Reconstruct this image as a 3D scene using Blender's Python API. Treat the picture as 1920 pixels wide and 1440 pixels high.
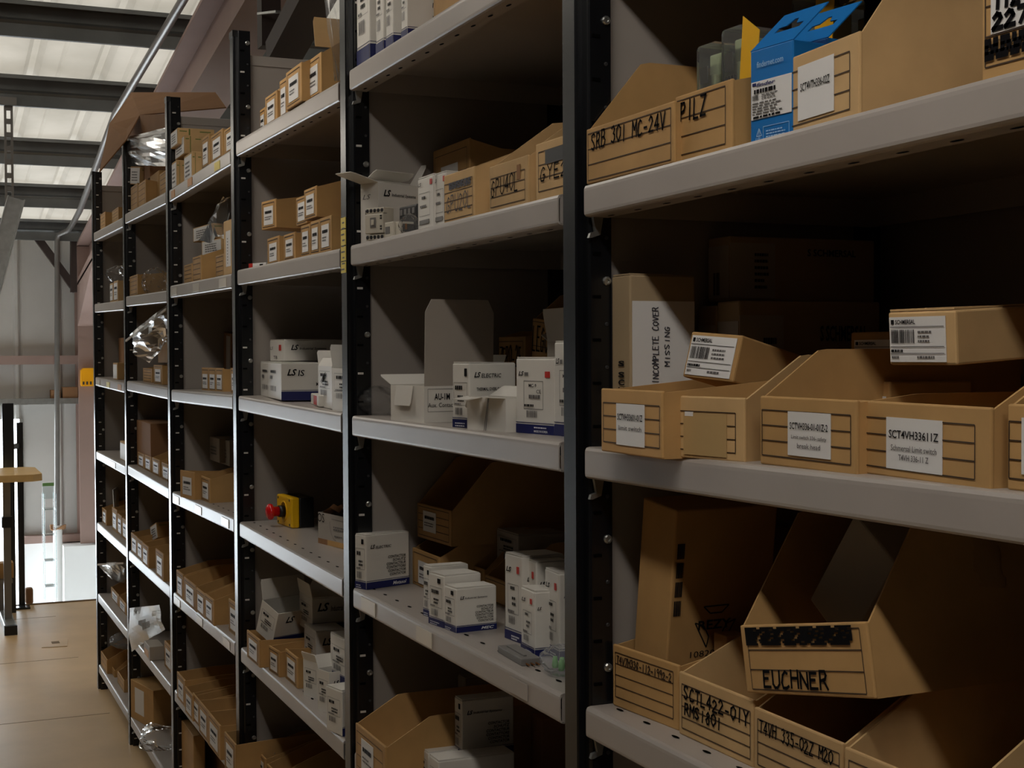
import bpy, bmesh, math, random
from mathutils import Vector, Matrix
R = math.radians
rnd = random.Random(7)
for o in list(bpy.data.objects): bpy.data.objects.remove(o)
sc = bpy.context.scene
COL = sc.collection
# ---------------------------------------------------------------- camera
FPX, YAW, PIT, ROL = 2600.67, 0.40963, -0.0233, -0.00495
CAM = Vector((1.6189, -0.7770, 1.5419))
FW = Vector((-math.cos(YAW)*math.cos(PIT), math.sin(YAW)*math.cos(PIT), math.sin(PIT)))
RT = FW.cross(Vector((0, 0, 1))).normalized()
UP = RT.cross(FW)
cr, sr = math.cos(ROL), math.sin(ROL)
RX, UX = cr*RT + sr*UP, -sr*RT + cr*UP      # image right / up in the world
cam = bpy.data.cameras.new('camera'); camo = bpy.data.objects.new('camera', cam); COL.objects.link(camo)
camo.matrix_world = Matrix(((RX.x, UX.x, -FW.x, CAM.x), (RX.y, UX.y, -FW.y, CAM.y), (RX.z, UX.z, -FW.z, CAM.z), (0, 0, 0, 1)))
cam.sensor_width = 36; cam.lens = 36*FPX/1920; cam.clip_start = .02; cam.clip_end = 200
sc.camera = camo
def ray(x, y): return FW + RX*((x-960)/FPX) - UX*((y-720)/FPX)
def onY(x, y, Y): d = ray(x, y); return CAM + d*((Y-CAM.y)/d.y)
def onZ(x, y, Z): d = ray(x, y); return CAM + d*((Z-CAM.z)/d.z)
def onX(x, y, X): d = ray(x, y); return CAM + d*((X-CAM.x)/d.x)
# ---------------------------------------------------------------- light
w = bpy.data.worlds.new('world'); sc.world = w; w.use_nodes = True
bg = w.node_tree.nodes['Background']; bg.inputs[0].default_value = (1, .96, .89, 1); bg.inputs[1].default_value = 2.0
vs = sc.view_settings; vs.view_transform = 'Standard'; vs.look = 'None'; vs.exposure = 0; vs.gamma = 1; vs.use_curve_mapping = False
LAMP = 22.0          # radiance of the batten tubes
DAY = 8.0            # daylight in the loading opening
# ---------------------------------------------------------------- materials
def lin(c): return tuple((v/255/12.92 if v/255 <= .04045 else ((v/255+.055)/1.055)**2.4) for v in c)
MATS = {}
def mat(name, col, rough=.6, metal=0, noise=0, nscale=30, bump=0, spec=.5, vary=0, emit=0, stretch=None):
    m = bpy.data.materials.new(name); m.use_nodes = True; MATS[name] = m
    nt = m.node_tree; b = nt.nodes['Principled BSDF']
    c = lin(col); b.inputs['Base Color'].default_value = (*c, 1)
    b.inputs['Roughness'].default_value = rough; b.inputs['Metallic'].default_value = metal
    b.inputs['Specular IOR Level'].default_value = spec
    if emit:
        b.inputs['Emission Color'].default_value = (*c, 1); b.inputs['Emission Strength'].default_value = emit
    if noise or vary or bump:
        tc = nt.nodes.new('ShaderNodeTexCoord'); n = nt.nodes.new('ShaderNodeTexNoise')
        n.inputs['Scale'].default_value = nscale; n.inputs['Detail'].default_value = 5
        if stretch:
            mp = nt.nodes.new('ShaderNodeMapping'); mp.inputs['Scale'].default_value = stretch
            nt.links.new(tc.outputs['Object'], mp.inputs[0]); nt.links.new(mp.outputs[0], n.inputs['Vector'])
        else: nt.links.new(tc.outputs['Object'], n.inputs['Vector'])
        mr = nt.nodes.new('ShaderNodeMapRange'); mr.inputs[1].default_value = .3; mr.inputs[2].default_value = .7
        mr.inputs[3].default_value = 1-noise; mr.inputs[4].default_value = 1+noise
        nt.links.new(n.outputs['Fac'], mr.inputs[0]); f = mr.outputs[0]
        if vary:
            oi = nt.nodes.new('ShaderNodeObjectInfo'); m2 = nt.nodes.new('ShaderNodeMapRange')
            m2.inputs[3].default_value = 1-vary; m2.inputs[4].default_value = 1+vary
            nt.links.new(oi.outputs['Random'], m2.inputs[0])
            mu = nt.nodes.new('ShaderNodeMath'); mu.operation = 'MULTIPLY'
            nt.links.new(f, mu.inputs[0]); nt.links.new(m2.outputs[0], mu.inputs[1]); f = mu.outputs[0]
        vm = nt.nodes.new('ShaderNodeVectorMath'); vm.operation = 'SCALE'; vm.inputs[0].default_value = c
        nt.links.new(f, vm.inputs['Scale']); nt.links.new(vm.outputs[0], b.inputs['Base Color'])
        if bump:
            bp = nt.nodes.new('ShaderNodeBump'); bp.inputs['Strength'].default_value = bump; bp.inputs['Distance'].default_value = .002
            nt.links.new(n.outputs['Fac'], bp.inputs['Height']); nt.links.new(bp.outputs[0], b.inputs['Normal'])
    return m
mat('kraft', (188, 149, 97), .75, noise=.10, nscale=14, vary=.10, bump=.12, spec=.25)
mat('kraft_pale', (200, 166, 118), .75, noise=.10, nscale=14, vary=.08, bump=.12, spec=.25)
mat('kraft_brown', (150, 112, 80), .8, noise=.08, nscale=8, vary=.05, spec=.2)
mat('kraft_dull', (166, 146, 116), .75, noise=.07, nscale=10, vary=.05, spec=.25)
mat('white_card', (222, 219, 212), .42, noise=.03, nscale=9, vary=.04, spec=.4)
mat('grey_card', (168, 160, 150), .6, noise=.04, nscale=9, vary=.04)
mat('label_white', (226, 225, 224), .5)
mat('print_black', (24, 23, 25), .8, spec=.12)
mat('marker', (16, 15, 18), .9, spec=.08)
mat('pencil', (70, 70, 80), .6)
mat('rule_brown', (52, 34, 20), .7)
mat('print_grey', (95, 92, 92), .6)
mat('print_red', (190, 48, 40), .5)
mat('navy', (24, 32, 92), .4, spec=.4)
mat('print_white', (225, 228, 235), .5)
mat('tape_tan', (190, 160, 112), .25, spec=.6)
mat('tape_green', (104, 122, 52), .5)
mat('post_black', (14, 16, 20), .27, noise=.2, nscale=20, spec=.6, stretch=(1, 1, .15))
mat('shelf_grey', (168, 161, 155), .32, noise=.05, nscale=6, spec=.5, bump=.03)
mat('panel_grey', (152, 145, 139), .55, noise=.03, nscale=4)
mat('zinc', (190, 192, 190), .32, metal=.9, noise=.12, nscale=30)
mat('slot_glint', (232, 230, 226), .35, metal=.3)  # pale tone stands in for the glint on slot edges
mat('hole_black', (4, 4, 4), .9, spec=.05)
mat('holder', (214, 208, 196), .25, spec=.6)
mat('orange_tag', (205, 140, 60), .5)
mat('yellow_sticker', (226, 206, 96), .5)
mat('blue_card', (20, 112, 186), .38, spec=.5)
mat('blue_pale', (150, 190, 225), .5)
mat('yellow_card', (226, 172, 28), .4)
mat('estop_yellow', (240, 186, 12), .35)
mat('estop_red', (222, 24, 30), .22, spec=.6)
mat('plastic_black', (16, 16, 17), .4)
mat('relay_green', (176, 182, 138), .45)
mat('device_cream', (204, 198, 184), .5)
mat('device_grey', (120, 118, 116), .45)
mat('device_dark', (52, 52, 54), .45)
mat('brass', (180, 120, 60), .35, metal=.8)
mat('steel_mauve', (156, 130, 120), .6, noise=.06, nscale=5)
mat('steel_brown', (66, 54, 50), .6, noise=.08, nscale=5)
mat('purlin', (112, 114, 114), .45, metal=.35, noise=.15, nscale=6)
mat('pipe_grey', (128, 124, 120), .38, metal=.4, noise=.1, nscale=9)
mat('floor_board', (206, 176, 134), .42, noise=.10, nscale=3.2, spec=.4)
mat('joint_dark', (120, 98, 70), .8)
mat('wall_clad', (196, 192, 186), .6, noise=.06, nscale=3)
mat('wall_dark', (50, 46, 42), .8, noise=.1, nscale=2)
mat('wall_white', (240, 240, 238), .7, noise=.02, nscale=3)
mat('roof_steel', (110, 108, 104), .6, noise=.05, nscale=4)
mat('wood_top', (214, 178, 118), .4, noise=.08, nscale=8)
mat('siren_yellow', (255, 176, 10), .4)
mat('green_mark', (130, 190, 120), .5)
mat('orange_tape', (205, 140, 40), .5)
mat('led', (255, 247, 236), .5, emit=LAMP*1.2)
mat('led_dim', (255, 246, 233), .5, emit=LAMP*.85)  # same lamp face, emission turned down to balance the bays
mat('daylight', (232, 242, 250), .5, emit=DAY)
mat('fill_glow', (240, 244, 246), .5, emit=DAY*.28)  # glow of the added panel beyond the floor edge
def clear(name, tint, gloss, rough, milky=0.0):
    m = bpy.data.materials.new(name); m.use_nodes = True; MATS[name] = m; nt = m.node_tree
    for n in list(nt.nodes): nt.nodes.remove(n)
    out = nt.nodes.new('ShaderNodeOutputMaterial'); t = nt.nodes.new('ShaderNodeBsdfTransparent'); t.inputs[0].default_value = (*tint, 1)
    g = nt.nodes.new('ShaderNodeBsdfGlossy'); g.inputs['Roughness'].default_value = rough
    d = nt.nodes.new('ShaderNodeBsdfDiffuse'); d.inputs[0].default_value = (.8, .8, .8, 1)
    m0 = nt.nodes.new('ShaderNodeMixShader'); m0.inputs[0].default_value = milky
    nt.links.new(t.outputs[0], m0.inputs[1]); nt.links.new(d.outputs[0], m0.inputs[2])
    fr = nt.nodes.new('ShaderNodeLayerWeight'); fr.inputs[0].default_value = gloss
    mx = nt.nodes.new('ShaderNodeMixShader'); nt.links.new(fr.outputs['Fresnel'], mx.inputs[0])
    nt.links.new(m0.outputs[0], mx.inputs[1]); nt.links.new(g.outputs[0], mx.inputs[2]); nt.links.new(mx.outputs[0], out.inputs[0])
clear('film_clear', (.95, .95, .95), .08, .12, .05)
clear('film_milky', (.88, .90, .93), .07, .26, .13)
clear('film_sheet', (.90, .90, .89), .06, .5, .09)
clear('acrylic', (.90, .95, .95), .30, .05, .10)
# roof lights: dusty translucent corrugated sheet lit by the sky outside
m = bpy.data.materials.new('rooflight'); m.use_nodes = True; MATS['rooflight'] = m; nt = m.node_tree
b = nt.nodes['Principled BSDF']; nt.nodes.remove(b); out = nt.nodes['Material Output']
tr = nt.nodes.new('ShaderNodeBsdfTranslucent'); df = nt.nodes.new('ShaderNodeBsdfDiffuse'); mx = nt.nodes.new('ShaderNodeMixShader')
tc = nt.nodes.new('ShaderNodeTexCoord'); n = nt.nodes.new('ShaderNodeTexNoise'); n.inputs['Scale'].default_value = 2.5; n.inputs['Detail'].default_value = 6
ra = nt.nodes.new('ShaderNodeValToRGB'); ra.color_ramp.elements[0].position = .3; ra.color_ramp.elements[0].color = (.30, .29, .26, 1)
ra.color_ramp.elements[1].position = .7; ra.color_ramp.elements[1].color = (.44, .43, .40, 1)
nt.links.new(tc.outputs['Object'], n.inputs['Vector']); nt.links.new(n.outputs['Fac'], ra.inputs[0]); nt.links.new(ra.outputs[0], tr.inputs[0])
df.inputs[0].default_value = (.7, .69, .66, 1); mx.inputs[0].default_value = .25
nt.links.new(tr.outputs[0], mx.inputs[1]); nt.links.new(df.outputs[0], mx.inputs[2]); nt.links.new(mx.outputs[0], out.inputs[0])
# ---------------------------------------------------------------- helpers
def link(name, me, m, parent=None, smooth=False):
    o = bpy.data.objects.new(name, me); COL.objects.link(o)
    if m and not me.materials: me.materials.append(MATS[m])
    if parent: o.parent = parent
    if smooth:
        for p in me.polygons: p.use_smooth = True
    return o
def mk(name, V, F, m, parent=None, smooth=False):
    me = bpy.data.meshes.new(name); me.from_pydata([tuple(v) for v in V], [], F); me.update()
    return link(name, me, m, parent, smooth)
BF = [(0, 3, 2, 1), (4, 5, 6, 7), (0, 1, 5, 4), (1, 2, 6, 5), (2, 3, 7, 6), (3, 0, 4, 7)]
def bv(lo, hi):
    a, b_, c = lo; d, e, f = hi
    return [(a, b_, c), (d, b_, c), (d, e, c), (a, e, c), (a, b_, f), (d, b_, f), (d, e, f), (a, e, f)]
def box(name, lo, hi, m, parent=None, bev=0):
    me = bpy.data.meshes.new(name); me.from_pydata(bv(lo, hi), [], BF)
    if bev:
        bm = bmesh.new(); bm.from_mesh(me); bmesh.ops.bevel(bm, geom=bm.edges[:], offset=bev, segments=2, affect='EDGES', profile=.5)
        bm.to_mesh(me); bm.free()
    me.update(); return link(name, me, m, parent)
def multi(name, boxes, m, parent=None):
    V, F = [], []
    for lo, hi in boxes:
        k = len(V); V += bv(lo, hi); F += [tuple(i+k for i in f) for f in BF]
    return mk(name, V, F, m, parent)
def prism(name, prof, axis, a0, a1, m, parent=None, smooth=False):
    """closed 2-D profile extruded along an axis ('X': prof=(y,z); 'Y': prof=(x,z); 'Z': prof=(x,y))"""
    n = len(prof)
    f = {'X': lambda p, t: (t, p[0], p[1]), 'Y': lambda p, t: (p[0], t, p[1]), 'Z': lambda p, t: (p[0], p[1], t)}[axis]
    V = [f(p, a0) for p in prof]+[f(p, a1) for p in prof]
    F = [tuple(range(n))[::-1], tuple(range(n, 2*n))]+[(i, (i+1) % n, n+(i+1) % n, n+i) for i in range(n)]
    me = bpy.data.meshes.new(name); me.from_pydata(V, [], F)
    bm = bmesh.new(); bm.from_mesh(me); bmesh.ops.recalc_face_normals(bm, faces=bm.faces); bm.to_mesh(me); bm.free()
    return link(name, me, m, parent, smooth)
def lathe(name, prof, m, parent=None, seg=20, axis='Z', at=(0, 0, 0)):
    V, F = [], []
    for r, h in prof:
        for k in range(seg):
            a = 2*math.pi*k/seg; c, s_ = r*math.cos(a), r*math.sin(a)
            p = {'Z': (c, s_, h), 'Y': (c, h, s_), 'X': (h, c, s_)}[axis]; V.append((p[0]+at[0], p[1]+at[1], p[2]+at[2]))
    for i in range(len(prof)-1):
        for k in range(seg):
            k2 = (k+1) % seg; F.append((i*seg+k, i*seg+k2, (i+1)*seg+k2, (i+1)*seg+k))
    F.append(tuple(range(seg))[::-1]); F.append(tuple(range((len(prof)-1)*seg, len(prof)*seg)))
    me = bpy.data.meshes.new(name); me.from_pydata(V, [], F)
    bm = bmesh.new(); bm.from_mesh(me); bmesh.ops.recalc_face_normals(bm, faces=bm.faces); bm.to_mesh(me); bm.free()
    o = link(name, me, m, parent)
    for p in me.polygons: p.use_smooth = len(p.vertices) == 4
    return o
def bar(name, a, b_, wy, wz, m, parent=None):
    """rectangular bar from a to b"""
    a, b_ = Vector(a), Vector(b_); d = (b_-a).normalized()
    s_ = d.cross(Vector((0, 0, 1)) if abs(d.z) < .95 else Vector((1, 0, 0))).normalized(); u = s_.cross(d)
    V = [p+s_*i*wy/2+u*j*wz/2 for p in (a, b_) for i, j in ((-1, -1), (1, -1), (1, 1), (-1, 1))]
    return mk(name, V, [(3, 2, 1, 0), (4, 5, 6, 7), (0, 1, 5, 4), (1, 2, 6, 5), (2, 3, 7, 6), (3, 0, 4, 7)], m, parent)
def tube(name, pts, r, m, parent=None, seg=12):
    cu = bpy.data.curves.new(name, 'CURVE'); cu.dimensions = '3D'; cu.bevel_depth = r; cu.bevel_resolution = 3; cu.use_fill_caps = True
    sp = cu.splines.new('POLY'); sp.points.add(len(pts)-1)
    for q, p in zip(sp.points, pts): q.co = (*p, 1)
    t = bpy.data.objects.new('t', cu); me = bpy.data.meshes.new_from_object(t); bpy.data.objects.remove(t); bpy.data.curves.remove(cu)
    return link(name, me, m, parent, True)
def thing(name, label, cat, loc=(0, 0, 0), rot=(0, 0, 0), group=None):
    o = bpy.data.objects.new(name, None); COL.objects.link(o); o.empty_display_size = .03
    o.location = loc; o.rotation_euler = rot; tag(o, label, cat, group); return o
def tag(o, label, cat, group=None):
    o['label'] = label; o['category'] = cat
    if group: o['group'] = group
    return o
def struct(o, label=None):
    o['kind'] = 'structure'
    if label: o['label'] = label
    return o
# printed text -----------------------------------------------------
TXT = {}
def text_mesh(s, shear=0, bold=0):
    k = (s, shear, bold)
    if k not in TXT:
        cu = bpy.data.curves.new('text', 'FONT'); cu.body = s; cu.size = 1; cu.shear = shear; cu.offset = bold; cu.resolution_u = 2; cu.space_line = .95
        t = bpy.data.objects.new('t', cu); COL.objects.link(t)
        dg = bpy.context.evaluated_depsgraph_get(); me = bpy.data.meshes.new_from_object(t.evaluated_get(dg))
        bpy.data.objects.remove(t); V = [v.co.copy() for v in me.vertices]; F = [tuple(p.vertices) for p in me.polygons]
        x0 = min(v.x for v in V); x1 = max(v.x for v in V); y0 = min(v.y for v in V); y1 = max(v.y for v in V)
        TXT[k] = ([((v.x-x0)/(x1-x0), (v.y-y0)/(y1-y0)) for v in V], F); bpy.data.meshes.remove(me)
    return TXT[k]
# felt-pen lettering: stroke alphabet on a 6 x 9 grid -----------------
SF = dict(A="00 39 60|14 54", B="00 09 49 57 45 05|45 63 51 40 00", C="58 39 17 03 10 40 61", D="00 09 38 65 52 30 00", E="59 09 00 60|05 45",
  F="59 09 00|05 45", G="58 39 17 03 10 40 53 54 34", H="00 09|60 69|05 65", I="30 39", L="09 00 50", M="00 09 34 69 60", N="00 09 60 69",
  O="30 03 07 39 67 63 30", P="00 09 49 57 45 04", R="00 09 49 57 45 04|34 60", S="58 39 08 06 34 52 30 01", T="09 69|39 30", U="09 02 20 40 62 69",
  V="09 30 69", Y="09 35 69|35 30", Z="09 69 00 60", a="44 15 02 20 42|45 40", m="00 05 25 30|25 55 60", p="05 00|04 25 44 32 02")
SF.update({'0': "30 03 07 39 67 63 30", '1': "30 39", '2': "07 29 48 56 00 60", '3': "08 39 57 35 54 52 30 01", '4': "40 49 03 63", '5': "59 19 15 45 53 40 01",
  '6': "58 29 04 20 42 34 13", '7': "09 69 20", '8': "35 17 39 57 35 03 20 40 53 35", '9': "55 25 07 29 49 57 50", '-': "14 54", '~': "02 37 11 48 22 59 33 68 51"})
def pen_mesh(s, W, H, pw, seed=0, slant=.06):
    """lettering scaled into W x H, stroke width pw; quads in the (u,v) plane"""
    r = random.Random(seed+len(s)*13); adv = W/max(1, len(s)); cw = adv*.72
    V, F = [], []
    for i, ch in enumerate(s):
        if ch == ' ': continue
        jy = (r.random()-.5)*.10*H; jh = H*(.88+.16*r.random())
        for st in SF.get(ch, SF['~']).split('|'):
            pts = []
            for t in st.split():
                x = int(t[0])/6*cw+i*adv+(r.random()-.5)*.04*cw; y = int(t[1])/9*jh+jy
                pts.append(Vector((x+slant*y, y)))
            for a, b_ in zip(pts, pts[1:]):
                d = (b_-a)
                if d.length < 1e-6: continue
                d.normalize(); nn = Vector((-d.y, d.x))*pw/2; a2, b2 = a-d*pw*.4, b_+d*pw*.4
                k = len(V); V += [a2-nn, b2-nn, b2+nn, a2+nn]; F.append((k, k+1, k+2, k+3))
    return V, F
EPS = .0007
class Face:
    """maps (u,v) in metres on a face of a box-like thing to its local 3-D"""
    def __init__(s, o, u, v, n, W, H): s.o, s.u, s.v, s.n, s.W, s.H = Vector(o), Vector(u), Vector(v), Vector(n), W, H
    def p(s, u, v, k=1): return s.o+s.u*u+s.v*v+s.n*EPS*k
    def put(s, V, F, name, m, par, k=1): return mk(name, [s.p(a, b_, k) for a, b_ in V], F, m, par)
    def rect(s, u0, v0, u1, v1, name, m, par, k=1):
        a, b_, c, d = u0*s.W, v0*s.H, u1*s.W, v1*s.H
        q = [s.p(a, b_, k), s.p(c, b_, k), s.p(c, d, k), s.p(a, d, k)]; q += [x-s.n*EPS*k*.6 for x in q]
        return mk(name, q, [(0, 1, 2, 3), (4, 7, 6, 5), (0, 4, 5, 1), (1, 5, 6, 2), (2, 6, 7, 3), (3, 7, 4, 0)], m, par)
    def lines(s, segs, wd, name, m, par, k=1):
        V, F = [], []
        for (a, b_, c, d) in segs:
            a, b_, c, d = a*s.W, b_*s.H, c*s.W, d*s.H; t = Vector((c-a, d-b_)).normalized(); nn = Vector((-t.y, t.x))*wd/2
            i = len(V); V += [(a-nn.x, b_-nn.y), (c-nn.x, d-nn.y), (c+nn.x, d+nn.y), (a+nn.x, b_+nn.y)]; F.append((i, i+1, i+2, i+3))
        return s.put(V, F, name, m, par, k)
    def text(s, u0, v0, u1, v1, t, m, par, shear=0, bold=0, k=2, name='lettering'):
        P, F = text_mesh(t, shear, bold)
        return s.put([((u0+(u1-u0)*x)*s.W, (v0+(v1-v0)*y)*s.H) for x, y in P], F, name, m, par, k)
    def pen(s, u0, v0, u1, v1, t, m, par, pw=.0035, seed=0, k=2, vert=False):
        W, H = (u1-u0)*s.W, (v1-v0)*s.H
        V, F = pen_mesh(t, H if vert else W, W if vert else H, pw, seed)
        if vert: V = [(-q.y+W, q.x) for q in V]
        return s.put([(q[0]+u0*s.W, q[1]+v0*s.H) for q in V], F, 'handwriting', m, par, k)
    def small(s, u0, v0, u1, v1, n, m, par, seed=1, k=2, name='small_print', fill=.45, ragged=True):
        r = random.Random(seed); V, F = [], []
        for i in range(n):
            vb = v1-(v1-v0)*(i+1)/n; hh = (v1-v0)/n*fill; u = u0; end = u1-(u1-u0)*(r.random()*.4 if ragged else 0)
            while u < end-.01*(u1-u0):
                ww = (u1-u0)*(.06+.14*r.random()); e = min(end, u+ww)
                j = len(V); V += [(u*s.W, vb*s.H), (e*s.W, vb*s.H), (e*s.W, (vb+hh)*s.H), (u*s.W, (vb+hh)*s.H)]; F.append((j, j+1, j+2, j+3)); u = e+.03*(u1-u0)
        return s.put(V, F, name, m, par, k)
    def bars(s, u0, v0, u1, v1, m, par, n=18, seed=3, k=2):
        r = random.Random(seed); V, F = [], []; u = u0; st = (u1-u0)/n
        while u < u1:
            ww = st*(.25+.5*r.random()); j = len(V)
            V += [(u*s.W, v0*s.H), (min(u1, u+ww)*s.W, v0*s.H), (min(u1, u+ww)*s.W, v1*s.H), (u*s.W, v1*s.H)]; F.append((j, j+1, j+2, j+3)); u += st
        return s.put(V, F, 'barcode', m, par, k)
    def frame(s, u0, v0, u1, v1, rows, wd, name, m, par, k=1):
        L = [(u0, v0, u1, v0), (u0, v1, u1, v1), (u0, v0, u0, v1), (u1, v0, u1, v1)]
        L += [(u0, v0+(v1-v0)*i/rows, u1, v0+(v1-v0)*i/rows) for i in range(1, rows)]
        return s.lines(L, wd, name, m, par, k)
# ---------------------------------------------------------------- shelf levels
def ZL(k): return 2.08-.3271*(k-1)
OFF = {(1, 2): (-.003, .004), (1, 3): (-.004, .008), (1, 4): (-.005, .002), (2, 1): (.001, .0), (2, 2): (-.0055, -.006), (2, 3): (-.005, -.002), (2, 4): (-.009, -.0066),
       (3, 1): (.006, -.007), (3, 2): (.003, -.006), (3, 3): (.006, -.003), (3, 4): (.007, -.002), (3, 5): (.008, .002), (4, 1): (-.010, -.006), (4, 2): (.008, -.002),
       (4, 3): (-.001, .007), (4, 4): (-.005, .009), (4, 5): (-.006, .008), (4, 6): (.003, .004), (5, 1): (.006, -.008), (5, 2): (.012, -.004), (5, 3): (.010, .004),
       (5, 4): (.009, .001), (6, 1): (.013, 0), (6, 2): (.016, 0), (6, 3): (.01, 0)}
def XB(b_): return -(b_-1.0)
def deck(b_, k, X=None):
    l, r_ = OFF.get((b_, k), (0, 0)); t = .5 if X is None else min(1, max(0, X-XB(b_)))
    return ZL(k)+l+(r_-l)*t
# ================================================================ building
FX = -7.35                                    # edge of the mezzanine floor
WX = -9.5                                    # far wall
def roofz(X): return 2.50+.14*(X-WX)          # underside of the roof sheets
floor = struct(box('floor', (FX, -3.6, -.04), (3.2, 3.2, 0), 'floor_board'))
for i, X in enumerate((-6.9, -5.7, -4.5, -3.3, -2.1, -.9, .3, 1.5)):
    box('board_joint', (X-.002, -3.6, -.001), (X+.002, -.01, .0006), 'joint_dark', floor)
for Y in (-.55, -1.75, -2.95): box('board_joint', (FX, Y-.002, -.001), (3.2, Y+.002, .0006), 'joint_dark', floor)
# far wall: white plinth, corrugated cladding with an opening to daylight at the aisle end
LOW = -2.6                                    # ground floor below the mezzanine
DY0, DY1, DZ = -1.75, onX(42, 1000, WX).y, 1.05
PZ = onX(140, 1012, WX).z
wf = struct(mk('wall_far', [], [], 'wall_clad'))
def clad(y0, y1, z0, z1):
    n = 0; y = y0
    while y < y1-.01:
        e = min(y1, y+.30)
        prism('cladding_sheet', [(WX-.012, y), (WX, y+.02), (WX, e-.05), (WX+.022, e-.035), (WX+.022, e-.015), (WX, e), (WX-.03, e), (WX-.03, y)], 'Z', z0, z1, 'wall_clad', wf); y = e
clad(-3.6, DY0, LOW, 2.6); clad(DY0, DY1, DZ, 2.6); clad(DY1, 3.2, PZ, 2.6)
box('plinth', (WX-.1, DY1, LOW), (WX+.03, 3.2, PZ), 'wall_white', wf)
pc = onX(118, 1060, WX+.2)
box('pier', (WX+.03, pc.y, LOW), (WX+.30, pc.y+.9, PZ-.01), 'wall_white', wf)
box('sill_rail', (WX+.0, DY1, PZ), (WX+.10, 3.2, PZ+.055), 'steel_mauve', wf)
zr = onX(60, 675, WX).z
box('sheeting_rail', (WX+.0, -3.6, zr-.033), (WX+.10, 3.2, zr+.033), 'steel_mauve', wf)
zr2 = onX(60, 752, WX).z
box('angle_rail', (WX+.0, -3.6, zr2-.022), (WX+.14, 3.2, zr2+.022), 'zinc', wf)
struct(box('window_1', (WX-.08, DY0, LOW+.1), (WX-.06, DY1, DZ), 'daylight'), 'bright daylight opening low in the far wall beyond the floor edge')
struct(box('fill_panel', (-9.3, -3.62, LOW+.2), (-7.6, -3.595, -.35), 'fill_glow'), 'added glowing panel in the aisle-side wall, brightening the white plinth')  # unseen glowing panel added to brighten the plinth and far floor
struct(box('floor_lower', (WX-.1, -3.7, LOW-.05), (FX+.2, 3.3, LOW), 'wall_white'))
struct(box('wall_lower', (FX+.05, -3.6, LOW), (FX+.15, 3.2, -.045), 'wall_white'))
struct(box('trim_1', (WX-.02, DY1-.012, LOW), (WX+.03, DY1+.012, DZ), 'zinc'))
struct(box('trim_2', (WX-.02, -1.52, LOW), (WX+.03, -1.46, DZ), 'zinc'))
struct(box('wall_left', (WX, -3.7, LOW), (3.2, -3.6, 4.4), 'wall_dark'))
struct(box('wall_near', (3.2, -3.7, LOW), (3.3, 3.2, 4.4), 'wall_dark'))
struct(box('wall_right', (WX, 3.2, LOW), (3.3, 3.3, 4.4), 'wall_clad'))
struct(box('baseboard_far', (FX-.02, -3.6, -.06), (FX, 3.2, .006), 'joint_dark'))
# roof: corrugated sheets following the 8 degree pitch; translucent bays over the far end, steel over the rest
roof = struct(mk('ceiling', [], [], 'rooflight'))
def sheet(y0, y1, x0, x1, m):
    z0, z1 = roofz(x0), roofz(x1)
    pr = [(0, 0), (.05, 0), (.075, .030), (.105, .030), (.13, 0), (.21, 0), (.222, .006), (.234, 0)]
    P = []; y = y0
    while y < y1-.02:
        for a, b_ in pr:
            if y+a < y1: P.append((y+a, b_))
        y += .333
    P.append((y1, 0)); n = len(P)
    V = [(x0, a, z0+b_) for a, b_ in P]+[(x1, a, z1+b_) for a, b_ in P]
    mk('roof_sheet', V, [(i, i+1, n+i+1, n+i) for i in range(n-1)], m, roof)
XS = -3.4
y = -3.6
while y < 3.19:
    sheet(y, min(3.2, y+.999), WX-.05, XS, 'rooflight'); sheet(y, min(3.2, y+.999), XS, 3.25, 'roof_steel'); y += .999
# purlins (lipped channels) hanging under the sheets
for d in (10.85, 9.84, 8.79, 7.67, 6.66, 5.6, 4.55, 3.5, 2.4, 1.3, .2):
    X = CAM.x-d; z = roofz(X)-.004
    prism('purlin', [(X, z), (X+.09, z), (X+.09, z-.02), (X+.087, z-.02), (X+.087, z-.004), (X+.004, z-.004), (X+.004, z-.146), (X+.024, z-.146), (X+.024, z-.15), (X, z-.15),
                     (X-.002, z-.095), (X+.014, z-.075), (X-.002, z-.055)], 'Y', -3.6, 3.2, 'purlin', roof)
# steel column and rafter (mauve painted I sections)
yc0, yc1 = onX(147, 700, WX+.25).y, onX(147, 700, WX+.25).y+.20
def ibeam(name, par, f, m):
    """f(i,j,k): i along, j across(0..1), k depth(0..1)"""
    out = []
    for (j0, j1, k0, k1) in ((0, 1, 0, .06), (0, 1, .94, 1), (.44, .56, .06, .94)):
        V = [f(i, j, k) for i in (0, 1) for (j, k) in ((j0, k0), (j1, k0), (j1, k1), (j0, k1))]
        F = [(3, 2, 1, 0), (4, 5, 6, 7), (0, 1, 5, 4), (1, 2, 6, 5), (2, 3, 7, 6), (3, 0, 4, 7)]
        out.append((V, F))
    V, F = [], []
    for v, ff in out:
        k = len(V); V += v; F += [tuple(a+k for a in q) for q in ff]
    return mk(name, V, F, m, par)
frame = thing('portal_frame', 'mauve painted steel column with sloping rafter standing against the far wall', 'steel frame', (WX+.15, yc0, 0))
def loc(p): return (p[0]-WX-.15, p[1]-yc0, p[2])
ibeam('column', frame, lambda i, j, k: loc((WX+.03+.22*k, yc0+(yc1-yc0)*j, PZ if i == 0 else 2.35)), 'steel_mauve')
ibeam('rafter', frame, lambda i, j, k: loc(((WX+.03, 3.0)[i], yc0+(yc1-yc0)*j, roofz((WX+.03, 3.0)[i])-.16-.32*(1-k))), 'steel_mauve')
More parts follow.
